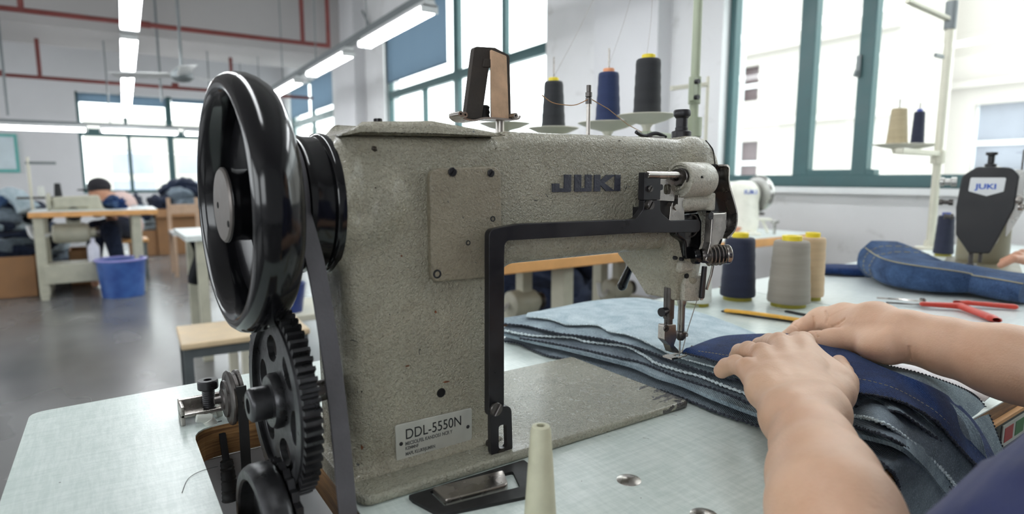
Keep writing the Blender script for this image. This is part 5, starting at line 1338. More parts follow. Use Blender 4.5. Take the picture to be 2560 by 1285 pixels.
g.chain([(*sL.lerp(el, .5), .062), (*sL.lerp(el, .78), .0605)], k=.01)
for i in range(7):
    a = sL.lerp(el, .80-.08*i)+(Vector((-.5, .6, .2)))*.012; g.cap(a+Vector((-.03, .045, .015)), a+Vector((.045, .03, .055)), .0035, .006, k=.012)
g.mesh('shirt', MT['shirt'], ps)
g = SDF((.40, -.45, -.75), (.95, .30, -.25), .008)
for sx in (-.1, .1): g.chain([(.64+sx, -.12, -.34, .10), (.64+sx*1.2, .22, -.33, .075), (.64+sx*1.2, .20, -.68, .05)], k=.03)
g.cap((.54, -.12, -.34), (.74, -.12, -.34), .12, .12, k=.03); g.mesh('trousers', simple('dark_trousers', S(40, 44, 52), .85), ps)
for sx in (-.12, .12): 
    g = SDF((.64+sx-.08, .12, -.76), (.64+sx+.08, .34, -.66), .005); g.chain([(.64+sx, .18, -.715, .035), (.64+sx, .27, -.722, .026)], k=.01); g.box((.64+sx-.045, .13, -.75), (.64+sx+.045, .31, -.735), .004, k=.004); g.mesh('shoe', MT['rubber_dk'], ps)
t = thing('stool', 'low stool under the sewing person', 'stool', (.64, -.16, -.75))
M().box((.45, -.33, -.50), (.83, 0.0, -.465)).build('seat', MT['wood_edge'], t, bevel=.005, seg=2)
for x in (.48, .80):
    for y in (-.30, -.03): M().box((x-.015, y-.015, -.75), (x+.015, y+.015, -.50)).build('leg', MT['grey_steel'], t)
# ------------------------------------------------------------------ second table piece and the black faced machine
MT['lam_w'] = laminate('white_laminate', S(206, 214, 212), S(224, 230, 228))
tb = thing('sewing_table', 'second pale laminate table beyond the thread cones, with the jeans on it', 'table', (2.0, .6, -.75))
ob_ = [(TX1+.004, .235), (2.85, .245), (2.85, .93), (TX1+.004, .87)]
M().prism(ob_, -.0015, 0, 'xy').build('laminate_top', MT['lam_w'], tb, smooth=False)
M().prism(ob_, -.034, -.0016, 'xy').build('table_board', MT['ply'], tb, smooth=False)
for x in (1.25, 2.7):
    for y in (.30, .80): M().box((x-.03, y-.03, -.75), (x+.03, y+.03, -.0345)).build('leg', MT['cream_cast'], tb, bevel=.004, seg=2)

# mid blue jeans leg
def garment_tube(name, label, pts, mat, parent=None, cat='jeans', n=28, wr=.006, sd=1, group=None, flat=.55, stitch=True, open_end=True):
    """flattened cloth tube; pts (x, y, z, half width, half height)"""
    S_ = smooth_path(pts, 12); m = M(); rings = []; N = len(S_)
    for i, p in enumerate(S_):
        a = Vector(S_[max(i-1, 0)][:3]); b = Vector(S_[min(i+1, N-1)][:3]); d = (b-a).normalized(); side = d.cross(Vector((0, 0, 1))).normalized(); up = side.cross(d)
        r = []
        for k in range(n):
            t = 2*PI*k/n; w = wr*mn.noise(Vector((i*.09, k*.5 if k < n/2 else (n-k)*.5, sd)))+wr*.8*math.sin(i*.35+3*math.cos(t)+sd)*.4
            cx_, sy_ = math.cos(t), math.sin(t); cx_ = math.copysign(abs(cx_)**.8, cx_); sy_ = math.copysign(abs(sy_)**.8, sy_)
            q = Vector(p[:3])+side*cx_*(p[3]+w)+up*sy_*(p[4]+w*.7); q.z = max(q.z, .0012 if p[2] < .5 and p[2] > -.1 else -9); r.append(q)
        rings.append(r)
    if open_end:      # folded in mouth
        c = sum(rings[0], Vector())/n; rings.insert(0, [c+(q-c)*.90 for q in rings[0]]); d = (Vector(S_[2][:3])-Vector(S_[0][:3])).normalized(); rings.insert(0, [c+(q-c)*.86+d*.03 for q in rings[0]])
    m.rings(rings); o = m.build(name, mat, parent, ang=80)
    if label: tag(o, label, cat, group)
    if stitch:
        for dd in ((6, 9) if open_end else ()):
            r = rings[dd]; m = M(); c = sum(r, Vector())/n; rr_ = [c+(q-c)*1.012 for q in r]
            for k in range(n): m.tube([rr_[k], rr_[k].lerp(rr_[(k+1) % n], .6)], .0007, n=4)
            m.build('hem_stitching', MT['stitch'], o)['kind'] = 'stuff'
        m = M(); ln = [rings[i][n//8] + Vector((0, 0, .0012)) for i in range(3, len(rings))]
        m.tube(ln, .0012, n=5); m.build('side_seam', MT['stitch'], o)
    return o
j0, j1, j2, j3 = P(2212, 668, 2, .030), P(2300, 690, 2, .030), P(2440, 700, 2, .030), P(2600, 720, 2, .030)
garment_tube('jeans', 'mid blue jeans leg lying across the table, its stitched hem end toward the cones', [(j0.x, j0.y, .050, .070, .046), (j1.x, j1.y, .036, .080, .033), (j2.x, j2.y, .030, .085, .026), (j3.x, j3.y, .026, .09, .024)], MT['d_blue'], wr=.010)
a, b = P(2050, 672, 2, .012), P(2190, 678, 2, .012)
garment_tube('jeans', 'folded dark blue denim piece lying flat behind the jeans leg', [(a.x, a.y, .012, .045, .011), ((a.x+b.x)/2, (a.y+b.y)/2, .013, .05, .012), (b.x+.02, b.y, .012, .05, .010)], MT['d_navy'], stitch=False, wr=.003, open_end=False)

# black faced machine -------------------------------------------------
m3 = PD(2466, 530, 1.45)
bm_ = thing('sewing_machine', 'newer sewing machine with a black face plate behind the jeans on the right', 'sewing machine', (m3.x+.1, m3.y, 0))
fx_ = m3.x; fy = m3.y; dpt = 1.45/F_*1.05
def fz(py): return PD(2466, py, 1.45).z
hw_ = .056
vx = Vector((.30, -.954, 0))   # across the face, toward the right of the photo
ax3 = Vector((.954, .30, 0))   # along the arm, away
def face_poly(pts): return [Vector((fx_, fy, 0))+vx*((px-2466)*dpt)+Vector((0, 0, fz(py)-0)) for px, py in pts]
def fprism(pts, t0, t1, name, mat, parent, bev=.002, rad=10):
    pp = round_poly([(a, b, c) for a, b, c in pts], 5); A = face_poly(pp); m = M()
    m.rings([[p+ax3*t0 for p in A], [p+ax3*t1 for p in A]]); return m.build(name, mat, parent, bevel=bev, seg=2)
MT['blk_pl'] = simple('black_plastic', S(30, 30, 33), .45, var=.1)
fo = [(2440, 417, 12), (2505, 419, 24), (2519, 440, 10), (2516, 520, 10), (2492, 600, 16), (2480, 634, 6), (2440, 636, 6), (2412, 590, 14), (2407, 520, 10), (2413, 440, 18)]
fprism(fo, -.012, .004, 'face_plate', MT['blk_pl'], bm_, .004)
bp = fprism([(2430, 444, 4), (2496, 444, 4), (2494, 478, 4), (2463, 490, 3), (2428, 478, 4)], -.0145, -.011, 'badge', MT['white_enamel'], bm_, .001)
MT['logo_blue'] = simple('blue_logo_print', S(48, 92, 190), .5)
lq = face_poly([(2441, 472)])[0]-ax3*.0148
t_ = text('JUKI', .017, (0, 0, 0), None, MT['logo_blue'], rot=(PI/2, 0, math.atan2(vx.y, vx.x)), sx=1.25, off=.0006)
t_.parent = bp; t_.location = lq-world_loc(bp)
MT['olive3'] = simple('olive_machine_paint', S(128, 122, 102), .35, var=.06)
MT['silver'] = simple('silver_casting', S(176, 176, 172), .25, metal=.7, var=.1)
g = SDF((fx_-.05, fy-.12, -.01), (fx_+.62, fy+.36, .31), .004)
for (t0, t1, s0, s1, z0, z1, r) in ((.004, .30, -.052, .050, .150, .268, .014),):
    for i in range(12):
        a = Vector((fx_, fy, 0))+ax3*(t0+.062+i*.023); g.cap((a.x, a.y, .225), (a.x, a.y, .190), .052-.001*i, .046, k=.02)
a = Vector((fx_, fy, 0))+ax3*.33
g.cap((a.x, a.y, .225), (a.x, a.y, .03), .058, .062, k=.03); a2_ = a+ax3*.06; g.cap((a2_.x, a2_.y, .225), (a2_.x, a2_.y, .03), .055, .060, k=.03)
a = Vector((fx_, fy, 0))+ax3*.055
g.cap((a.x, a.y, .21), (a.x, a.y, .105), .044, .030, k=.02)
g.mesh('arm_body', MT['olive3'], bm_)
q = [Vector((fx_, fy, 0))+ax3*t+vx*s for t, s in ((-.04, -.085), (.42, -.085), (.42, .085), (-.04, .085))]
M().prism([(p.x, p.y) for p in q], 0, .012, 'xy').build('bed', MT['olive3'], bm_, bevel=.003)
fprism([(2508, 425, 10), (2528, 425, 8), (2534, 520, 8), (2520, 560, 8), (2505, 600, 6)], .0045, .030, 'side_casting', MT['silver'], bm_, .003)
kq = face_poly([(2465, 416)])[0]+ax3*.03
M().lathe([(.012, -.006), (.012, .006), (.007, .008), (.007, .026), (.012, .028), (.012, .034), (0, .035)], kq, n=24).build('top_knob', MT['blk_pl'], bm_)
for px, py, r, ln in ((2403, 455, .012, .035), (2400, 508, .008, .03), (2403, 545, .007, .02)):
    qq = face_poly([(px, py)])[0]+ax3*.02; M().lathe([(0, 0), (r, 0), (r, ln*.3), (r*.7, ln*.35), (r*.7, ln*.7), (r*.95, ln*.75), (r*.95, ln), (0, ln)], qq, -vx, n=24).build('tension_knob', MT['dk_steel'] if py > 460 else MT['silver'], bm_)
for px, z1_, z0_, r in ((2445, fz(630), fz(672), .005), (2463, fz(630), fz(660), .004)):
    qq = face_poly([(px, 640)])[0]+ax3*.012; M().cyl((qq.x, qq.y, z0_), (qq.x, qq.y, z1_+.02), r, n=14).build('needle_bar' if px > 2450 else 'presser_bar', MT['dk_steel'], bm_)
qq = face_poly([(2447, 668)])[0]+ax3*.012; M().box((qq.x-.01, qq.y-.008, fz(684)), (qq.x+.014, qq.y+.008, fz(664))).build('presser_foot', MT['dk_steel'], bm_, bevel=.002)
qq = face_poly([(2524, 432)])[0]+ax3*.06; M().cyl(qq, qq+Vector((0, 0, .055)), .002, n=8).build('thread_post', MT['dk_steel'], bm_)
q1 = face_poly([(2530, 430), (2535, 405), (2560, 398), (2600, 410)]); M().tube(smooth_path([tuple(p+ax3*.05) for p in q1], 6), .0022, n=8).build('oil_tube', MT['blk_pl'], bm_)
for px, py in ((2512, 505), (2530, 515), (2545, 522), (2524, 498)):
    qq = face_poly([(px, py)])[0]+ax3*.0; M().lathe([(0, -.008), (.008, -.008), (.009, 0), (.006, .006), (0, .006)], qq, vx, n=20).build('check_screw', MT['steel'], bm_)
# its worker: only a hand and forearm reach in from the right
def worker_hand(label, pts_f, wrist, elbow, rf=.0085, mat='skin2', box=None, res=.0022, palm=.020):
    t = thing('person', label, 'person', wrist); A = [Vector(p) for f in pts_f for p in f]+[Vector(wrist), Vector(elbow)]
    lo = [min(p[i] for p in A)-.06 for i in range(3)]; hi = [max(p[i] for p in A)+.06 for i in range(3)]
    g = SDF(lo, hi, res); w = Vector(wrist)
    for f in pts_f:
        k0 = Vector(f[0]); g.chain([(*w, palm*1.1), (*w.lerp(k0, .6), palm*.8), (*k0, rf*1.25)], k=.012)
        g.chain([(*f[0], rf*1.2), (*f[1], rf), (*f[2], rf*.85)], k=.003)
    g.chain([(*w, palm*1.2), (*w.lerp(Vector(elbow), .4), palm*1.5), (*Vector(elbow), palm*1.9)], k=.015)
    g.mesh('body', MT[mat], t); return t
dh = 1.40
fs_ = []
for k, (px, py, ex) in enumerate(((2512, 655, 2502), (2522, 645, 2508), (2535, 640, 2520), (2548, 637, 2534))):
    fs_.append([tuple(PD(2560+k*6, 650-k*5, dh-.01+k*.012)), tuple(PD(px+22, py-8, dh-.02+k*.014)), tuple(PD(ex, py+8, dh-.02+k*.014))])
worker_hand('person at the black faced machine, only a hand reaching in from the right', fs_, tuple(PD(2625, 640, dh)), tuple(PD(2840, 600, dh)))

# ------------------------------------------------------------------ thread stands
MT['pale_green'] = simple('pale_green_paint', S(166, 174, 150), .4, var=.06); MT['cream_pl'] = simple('cream_stand_paint', S(208, 205, 188), .4, var=.05)
ts = thing('thread_stand', 'pale green pole thread stand with dish trays behind the machine head', 'thread stand', P(1716, 762, 2, 0))
bp0 = P(1716, 762, 2, 0)
M().cyl(bp0, bp0+Vector((0, 0, 1.25)), .0085, n=24).build('pole', MT['pale_green'], ts)
M().lathe([(0, 0), (.03, 0), (.03, .004), (.014, .006), (.012, .03), (0, .03)], bp0, n=24).build('pole_foot', MT['pale_green'], ts)
d0 = (bp0-CAM).dot(cf)
z1 = PD(1712, 268, d0).z; z2 = PD(1712, 204, d0).z
M().cyl((bp0.x, bp0.y, z1), (bp0.x, bp0.y, z2), .0115, n=24).box((bp0.x-.018, bp0.y-.012, z1+.004), (bp0.x-.006, bp0.y-.002, z2-.004)).build('clamp', MT['pale_green'], ts, bevel=.001)
for zz in (z1+.010, z2-.012): M().cyl((bp0.x-.013, bp0.y-.020, zz), (bp0.x-.013, bp0.y-.006, zz), .0045, n=12).build('clamp_bolt', MT['blk_steel'], ts)
M().cyl((bp0.x, bp0.y, PD(1712, 345, d0).z), (bp0.x, bp0.y, PD(1712, 300, d0).z), .016, n=24).build('arm_collar', MT['pale_green'], ts)
trays = [(1617, 300, 150, 1.06, 'r'), (1519, 318, 150, 1.14, 'n'), (1383, 330, 128, 1.24, 'b'), (1262, 318, 130, 1.32, '')]
bot = []
for i, (px, py, w_, d, k) in enumerate(trays):
    q = PD(px, py, d); r = w_/2*d/F_
    M().lathe([(0, .004), (r*.55, .005), (r*.98, .0085), (r, .0075), (r*.6, -.002), (r*.2, -.008), (r*.13, -.014), (r*.13, -.020), (0, -.020)], q, n=56).build('dish_tray', MT['cream_pl'], ts)
    M().cyl(q, q+Vector((0, 0, (.10, .145, .150, .02)[i])), .0016, n=8).build('cone_pin', MT['steel'], ts)
    bot.append(q-Vector((0, 0, .026)))
ac = Vector((bp0.x, bp0.y, (bot[0].z+bot[1].z)/2))
for i, q in enumerate(bot[:4]):
    a = ac if i < 2 else bot[i-1]
    u = (q-a); m = M().obox((a+q)/2, (u.length+.02, .022, .012), u, Vector((0, 0, 1)).cross(u)); m.build('tray_arm', MT['pale_green'], ts, bevel=.002, seg=2)
GS = 'cones of thread on the pale green thread stand'
for i, (lab, cx, yt, wb, wt, col, cap, f) in enumerate((
        ('black thread cone with a yellow tip on the stand, nearest the pole and biggest', 1617, 150, 68, 60, 'black', 'yellow', .003),
        ('deep blue thread cone with a salmon tip on the stand', 1519, 183, 62, 50, 'blue', 'orange_pl', .003),
        ('black thread cone with a yellow tip on the stand, farthest left', 1382, 205, 60, 46, 'black', 'yellow', .003))):
    px, py, w_, d, k = trays[i]; q = PD(px, py, d)+Vector((0, 0, .0055)); s = d/F_
    h = PD(px, yt, d).z-q.z; cone(lab, q, h, wb/2*s, wt/2*s, col, cap=cap, low=None, group=GS)
for i, (x0, x1) in enumerate(((1640, 1625), (1575, 1560), (1510, 1500))):
    px, py, w_, d, k = trays[i]; a = PD(px, (140, 172, 195)[i], d); b = PD((1632, 1592, 1510)[i], -60, d*.98)
    tag(M().tube(smooth_path([tuple(a), tuple(a.lerp(b, .5)+Vector((.004, 0, 0))), tuple(b)], 4), .00035, n=4).build('thread_line', MT['thread']), ('thin thread rising from the biggest black cone on the stand', 'thin thread rising from the deep blue cone on the stand', 'thin thread rising from the left black cone on the stand')[i], 'thread', 'threads rising from the stand cones')
# slim cream stand farther back
d = 1.75; t = thing('thread_stand', 'slim cream thread stand post standing behind the pale green pole', 'thread stand', (PD(1770, 300, d).x, PD(1770, 300, d).y, -.75))
a = PD(1770, 200, d); M().cyl((a.x, a.y, -.75), (a.x, a.y, a.z+.01), .005, n=12).build('post', MT['cream_pl'], t)
b = PD(1682, 210, d); M().obox((a+b)/2+Vector((0, 0, -.012)), ((a-b).length, .012, .012), a-b, Vector((0, 0, 1)).cross(a-b)).build('cross_arm', MT['cream_pl'], t, bevel=.001)
M().cyl(b-Vector((0, 0, .018)), b-Vector((0, 0, .006)), .008, n=12).build('thread_eye', MT['cream_pl'], t)
# stand at the right
pq = P(2324, 622, 2, 0); d = (pq-CAM).dot(cf)
t = thing('thread_stand', 'cream pole thread stand with two cones in front of the right window', 'thread stand', pq)
topz = PD(2360, 20, d).z
tp0 = pq+Vector((0, 0, 0)); tp1 = Vector((pq.x, pq.y, 1.1))
M().cyl(tp0, tp1, .013, n=24).build('pole', MT['cream_pl'], t)
M().lathe([(0, 0), (.045, 0), (.045, .006), (.02, .010), (.018, .03), (0, .03)], tp0, n=24).build('pole_foot', MT['cream_pl'], t)
zt_ = P(2355, 40, 1, pq.y).z
hx = px_of(Vector((pq.x, pq.y, zt_)))[0]
a = Vector((pq.x, pq.y, P(hx, 50, 1, pq.y).z)); b = P(hx-108, 2, 1, pq.y+.05)
M().obox((a+b)/2, ((a-b).length, .020, .012), a-b, Vector((0, 1, 0))).build('guide_arm', MT['cream_pl'], t, bevel=.002)
M().cyl(a-Vector((0, 0, .03)), a+Vector((0, 0, .06)), .018, n=20).build('arm_collar', MT['grey_steel'], t)
zc_ = P(2330, 383, 1, pq.y).z; cc = Vector((pq.x, pq.y, zc_)); hx2 = px_of(cc)[0]
b2 = P(hx2-98, 378, 1, pq.y)
M().obox((cc+b2)/2, ((cc-b2).length, .024, .018), cc-b2, Vector((0, 1, 0))).build('tray_arm', MT['cream_pl'], t, bevel=.003)
M().cyl(cc-Vector((0, 0, .035)), cc+Vector((0, 0, .01)), .022, n=20).build('arm_collar', MT['cream_pl'], t)
for px, w_, lab, wb, wt, yt, col in ((2241, 110, 'sand thread cone on the right thread stand', 48, 34, 270, 'sand'), (2292, 96, 'navy thread cone on the right thread stand', 30, 24, 278, 'navy')):
    dd = d if px < 2260 else d*1.03; q = PD(px, 366, dd); r = w_/2*dd/F_
    M().lathe([(0, .003), (r*.55, .004), (r*.98, .008), (r, .007), (r*.6, -.003), (r*.2, -.009), (r*.12, -.026), (0, -.026)], q, n=40).build('dish_tray', MT['cream_pl'], t)
    s = dd/F_; h = PD(px, yt, dd).z-q.z-.006
    cone(lab, q+Vector((0, 0, .0045)), h, wb/2*s, wt/2*s, col, cap='blue_pl' if col == 'navy' else None, low=None, group='cones of thread on the right thread stand')
    M().cyl(q, q+Vector((0, 0, h+.035)), .002, n=8).build('cone_pin', MT['blk_steel'], t)
qq = P(hx2+2, 140, 1, pq.y); M().box((qq.x-.03, qq.y-.004, qq.z-.006), (qq.x+.03, qq.y+.004, qq.z+.006)).build('thread_hook', MT['grey_steel'], t)

# ------------------------------------------------------------------ table behind with the white machine
tc = thing('sewing_table', 'white topped table with an orange wood edge behind the machine arm', 'table', (1.8, 1.85, -.75))
zz0 = -.038
M().prism([(.93, 1.492), (2.70, 1.492), (2.70, 2.10), (.93, 2.10)], -.004, 0, 'xy').build('white_top', MT['lam_w'], tc, smooth=False)
M().prism([(.93, 1.490), (2.702, 1.490), (2.702, 2.102), (.93, 2.102)], -.040, -.0041, 'xy').build('wood_edge', MT['wood_edge'], tc, smooth=False, bevel=.003)
for px in (1408, 1700):
    a = P(px, 700, 1, 1.56)
    M().box((a.x-.022, 1.53, -.75), (a.x+.022, 1.60, -.041)).build('leg', MT['cream_cast'], tc, bevel=.005, seg=2)
    M().box((a.x-.022, 1.99, -.75), (a.x+.022, 2.05, -.041)).build('leg', MT['cream_cast'], tc, bevel=.005, seg=2)
    M().box((a.x-.018, 1.60, -.30), (a.x+.018, 1.99, -.25)).build('side_bar', MT['cream_cast'], tc, bevel=.005, seg=2)
for x in (2.62,): 
    for y in (1.55, 2.04): M().box((x-.025, y-.03, -.75), (x+.025, y+.03, -.041)).build('leg', MT['cream_cast'], tc, bevel=.005, seg=2)
# motor under it
def motor(label, c, s=1.0):
    t = thing('sewing_motor', label, 'motor', c); c = Vector(c)
    M().lathe([(0, 0), (.05, 0), (.062, .01), (.065, .03), (.065, .13), (.055, .15), (.03, .155), (.03, .18), (0, .18)], c+Vector((-.09, 0, 0)), (1, 0, 0), n=36).build('motor_case', MT['cream_cast'], t)
    M().lathe([(0, 0), (.04, 0), (.036, .008), (.04, .016), (0, .016)], c+Vector((.09, 0, 0)), (1, 0, 0), n=30).build('motor_pulley', MT['dk_steel'], t)
    M().box((c.x-.03, c.y-.03, c.z+.05), (c.x+.03, c.y+.03, c.z+.16)).build('motor_bracket', MT['cream_cast'], t, bevel=.006)
    M().tube(smooth_path([tuple(c+Vector((-.09, 0, .0))), tuple(c+Vector((-.16, -.02, -.02))), tuple(c+Vector((-.18, -.02, .06)))], 6), .012, n=12).build('clutch_lever', MT['white_enamel'], t)
    return t
a = P(1525, 712, 1, 1.75); motor('cream sewing motor hung under the table behind, right of its leg', (a.x+.05, a.y, -.20)).scale = (.7,)*3
a = P(1310, 735, 1, 1.75); motor('cream sewing motor hung under the table behind, left of its leg', (a.x, a.y, -.20)).scale = (.75,)*3
# dark jeans heap and carton below that table
def heap(name, label, c, rx, ry, h, mats, seed=0, n=9, cat='clothes pile', group=None):
    t = thing(name, label, cat, c, group)
    rnd = random.Random(seed)
    for i in range(n):
        ang = rnd.uniform(0, PI); L2 = rnd.uniform(.7, 1.1); zc = h*(i+.5)/n; sh = 1-.45*(i/n)
        ox, oy = rnd.uniform(-.25, .25)*rx*sh, rnd.uniform(-.25, .25)*ry*sh
        pts = []
        for k in range(4):
            f = k/3-.5; pts.append((c[0]+ox+math.cos(ang)*f*2*rx*L2*sh, c[1]+oy+math.sin(ang)*f*2*ry*L2*sh, c[2]+zc*(1-.5*abs(f)*abs(f)*4*.6)+.01, rx*.42*sh+.02, h/n*1.25))
        S_ = smooth_path(pts, 8); m = M(); rings = []
        for q, p in enumerate(S_):
            p0 = Vector(S_[max(q-1, 0)][:3]); p1 = Vector(S_[min(q+1, len(S_)-1)][:3]); d_ = (p1-p0).normalized(); sd_ = d_.cross(Vector((0, 0, 1))).normalized(); up = sd_.cross(d_)
            rings.append([Vector(p[:3])+sd_*math.cos(2*PI*k/20)*(p[3]*(1+.25*mn.noise(Vector((q*.25, k*.4, i+seed)))))+up*math.sin(2*PI*k/20)*(p[4]*(1+.9*mn.noise(Vector((q*.3, k*.7, i*3+seed))))) for k in range(20)])
        m.rings(rings); m.build('garment', mats[i % len(mats)], t, ang=80)
    return t
heap('jeans_pile', 'dark jeans heaped on the floor below the white topped table', (1.95, 2.75, -.75), .75, .40, .82, [MT['d_ink'], MT['d_ink'], MT['d_ink']], 3)
MT['carton'] = simple('brown_cardboard', S(150, 112, 78), .8, var=.08, vscale=12)
def carton(label, lo, hi, group=None, flaps=True, rz=0):
    t = thing('cardboard_box', label, 'box', ((lo[0]+hi[0])/2, (lo[1]+hi[1])/2, lo[2]), group); th = .006
    m = M().box(lo, (hi[0], hi[1], lo[2]+th))
    for a, b in (((lo[0], lo[1], lo[2]), (hi[0], lo[1]+th, hi[2])), ((lo[0], hi[1]-th, lo[2]), (hi[0], hi[1], hi[2])), ((lo[0], lo[1], lo[2]), (lo[0]+th, hi[1], hi[2])), ((hi[0]-th, lo[1], lo[2]), (hi[0], hi[1], hi[2]))): m.box(a, b)
    m.build('box_walls', MT['carton'], t, smooth=False)
    if flaps:
        w = (hi[0]-lo[0])*.5
        for k, (sy, yy) in enumerate(((-1, lo[1]), (1, hi[1]))):
            m = M(); m.obox(((lo[0]+hi[0])/2, yy+sy*.04, hi[2]-.05), (hi[0]-lo[0], .12, .005), (1, 0, 0), (0, sy*.5, -.85)); m.build('flap', MT['carton'], t, smooth=False)
    t.rotation_euler.z = rz; return t
carton('cardboard box on the floor seen between the legs of the white topped table', (1.22, 2.15, -.75), (1.62, 2.42, -.42), flaps=False)

# white machine seen from its wheel end ------------------------------
wm = P(1850, 585, 2, 0); dW = (wm-CAM).dot(cf); sW = dW/F_
MT['white_m'] = simple('cream_white_machine_paint', S(232, 230, 218), .3, var=.03)
t = thing('sewing_machine', 'white sewing machine on the far table, behind the black guard lever', 'sewing machine', (wm.x, wm.y, 0))
dx = Vector((math.sin(AZ), -math.cos(AZ), 0)); dy = Vector((math.cos(AZ), math.sin(AZ), 0))
def wp(px, py, b=0): q = PD(px, py, dW); return (q.x+dy.x*b, q.y+dy.y*b, q.z)
lo = wp(1700, 600); 
g = SDF((wm.x-.50, wm.y-.30, -.01), (wm.x+.35, wm.y+.45, .34), .0045)
g.cap(wp(1850, 492), wp(1850, 570), .066, .062, k=.02).cap(wp(1868, 486), wp(1868, 560), .050, .048, k=.02)
g.chain([(*wp(1868, 483), .052), (*wp(1800, 484), .052), (*wp(1700, 486), .052)], k=.02).cap(wp(1700, 490), wp(1700, 545), .045, .035, k=.02)
g.mesh('arm_body', MT['white_m'], t)
m = M(); q = [Vector(wp(px, 580, b)) for px, b in ((1670, -.085), (1884, -.085), (1884, .085), (1670, .085))]; m.prism([(p.x, p.y) for p in q], 0, .014, 'xy').build('bed', MT['white_m'], t, bevel=.003)
hwc = Vector(wp(1893, 484)); M().lathe([(0, 0), (.030, 0), (.045, .004), (.072, .006), (.080, .014), (.080, .024), (.070, .032), (.03, .034), (0, .034)], hwc-dx*.006, dx+dy*.55, n=48).build('handwheel', MT['silver'], t)
lg = Vector(wp(1846, 484, -.0))-dy*.0665
t_ = text('JUKI', .026, (0, 0, 0), None, MT['logo_blue'], rot=(PI/2, 0, math.atan2(dx.y, dx.x)), sx=1.2, off=.0005); t_.parent = t; t_.location = lg-Vector(t.location)+Vector((0, 0, 0))
M().obox(wp(1905, 548), (.07, .05, .012), dx, dy).build('winder_shelf', MT['white_m'], t, bevel=.003)
M().cyl(wp(1905, 548), wp(1920, 582), .007, n=12).build('winder_arm', MT['white_m'], t)
M().lathe([(.018, .050), (.018, .060), (.006, .062), (.006, 0)], (wp(1936, 580)[0], wp(1936, 580)[1], 0), n=24).build('bobbin_post', MT['silver'], t)
M().lathe([(0, 0), (.016, .0), (.016, .01), (0, .012)], wp(1902, 537), n=20).build('tension_stud', MT['dk_steel'], t)
fs_ = []
for k in range(4):
    b = .02*k-.05; fs_.append([wp(1826, 572-k*2, b), wp(1842, 568-k*3, b), wp(1858, 576-k*2, b)])
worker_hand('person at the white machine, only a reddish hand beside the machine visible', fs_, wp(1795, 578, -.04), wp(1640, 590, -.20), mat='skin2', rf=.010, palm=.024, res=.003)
# ------------------------------------------------------------------ the far left work place
ft = thing('sewing_table', 'far work table with an orange wood edge and a cream cast frame, left', 'table', (-.05, 6.6, -.75))
YA_ = 6.15
tl, tr = P(72, 553, 1, YA_), P(395, 548, 1, YA_)
zt_ = -.02
M().box((tl.x, YA_, zt_-.006), (tr.x, YA_+.62, zt_)).build('table_top', MT['lam_w'], ft, smooth=False)
M().box((tl.x-.004, YA_-.004, zt_-.05), (tr.x+.004, YA_+.624, zt_-.0061)).build('wood_edge', MT['wood_edge'], ft, bevel=.006)
a0, a1 = P(100, 600, 1, YA_+.05).x, P(345, 600, 1, YA_+.05).x
for x, sgn in ((a0, 1), (a1, 1)):
    m = M(); m.rings([[Vector((x-.035+dxx, YA_+.03+dyy, z)) for dxx, dyy in ((0, 0), (.07, 0), (.07, .05), (0, .05))] for z in (-.72, zt_-.05)]) 
    m.build('leg', MT['cream_cast'], ft, bevel=.006); M().box((x-.035, YA_+.52, -.72), (x+.035, YA_+.57, zt_-.05)).build('leg', MT['cream_cast'], ft, bevel=.006)
    M().box((x-.03, YA_+.0, -.75), (x+.03, YA_+.6, -.70)).build('foot_bar', MT['cream_cast'], ft, bevel=.006)
M().box((a0, YA_+.02, -.62), (a1, YA_+.05, -.46)).build('front_panel', MT['cream_cast'], ft, bevel=.006)
M().box((a0, YA_+.10, -.50), (a1, YA_+.50, -.485)).build('lower_shelf', MT['cream_cast'], ft)
q = P(188, 600, 1, YA_+.25); mt_ = motor('cream sewing motor under the far left work table', (q.x, q.y, -.22)); mt_.scale = (1.7, 1.3, 1.3)
# machine on it
YM = YA_+.25
def ap(px, py, y=YM): q = P(px, py, 1, y); return (q.x, q.y, q.z)
t = thing('sewing_machine', 'cream sewing machine on the far left work table', 'sewing machine', (ap(190, 540)[0], YM, zt_))
g = SDF((ap(100, 500)[0], YM-.12, zt_-.01), (ap(275, 500)[0], YM+.14, .36), .005)
def zz(py): return ap(190, py)[2]
x_ = lambda px: ap(px, 520)[0]
g.poly(round_poly([(x_(133), zt_+.01, 0), (x_(130), zz(492), .03), (x_(250), zz(488), .03), (x_(258), zz(520), .02), (x_(250), zz(540), .01), (x_(228), zz(540), .01), (x_(222), zz(520), .02), (x_(192), zz(520), .02), (x_(190), zt_+.01, 0)]), YM-.06, YM+.06, r=.02)
g.mesh('arm_body', MT['cream_cast'], t)
M().box((x_(128), YM-.09, zt_), (x_(262), YM+.09, zt_+.012)).build('bed', MT['cream_cast'], t, bevel=.003)
M().lathe([(0, 0), (.05, 0), (.078, .01), (.078, .03), (.05, .035), (0, .035)], (x_(130)-.035, YM, zz(505)), (1, 0, 0), n=36).build('handwheel', MT['cream_cast'], t)
M().lathe([(.018, 0), (.055, .0), (.06, .01), (.06, .02), (.02, .022)], (x_(184), YM-.062, zz(534)), (0, -1, 0), n=30).build('tension_wheel', MT['blk_pl'], t)
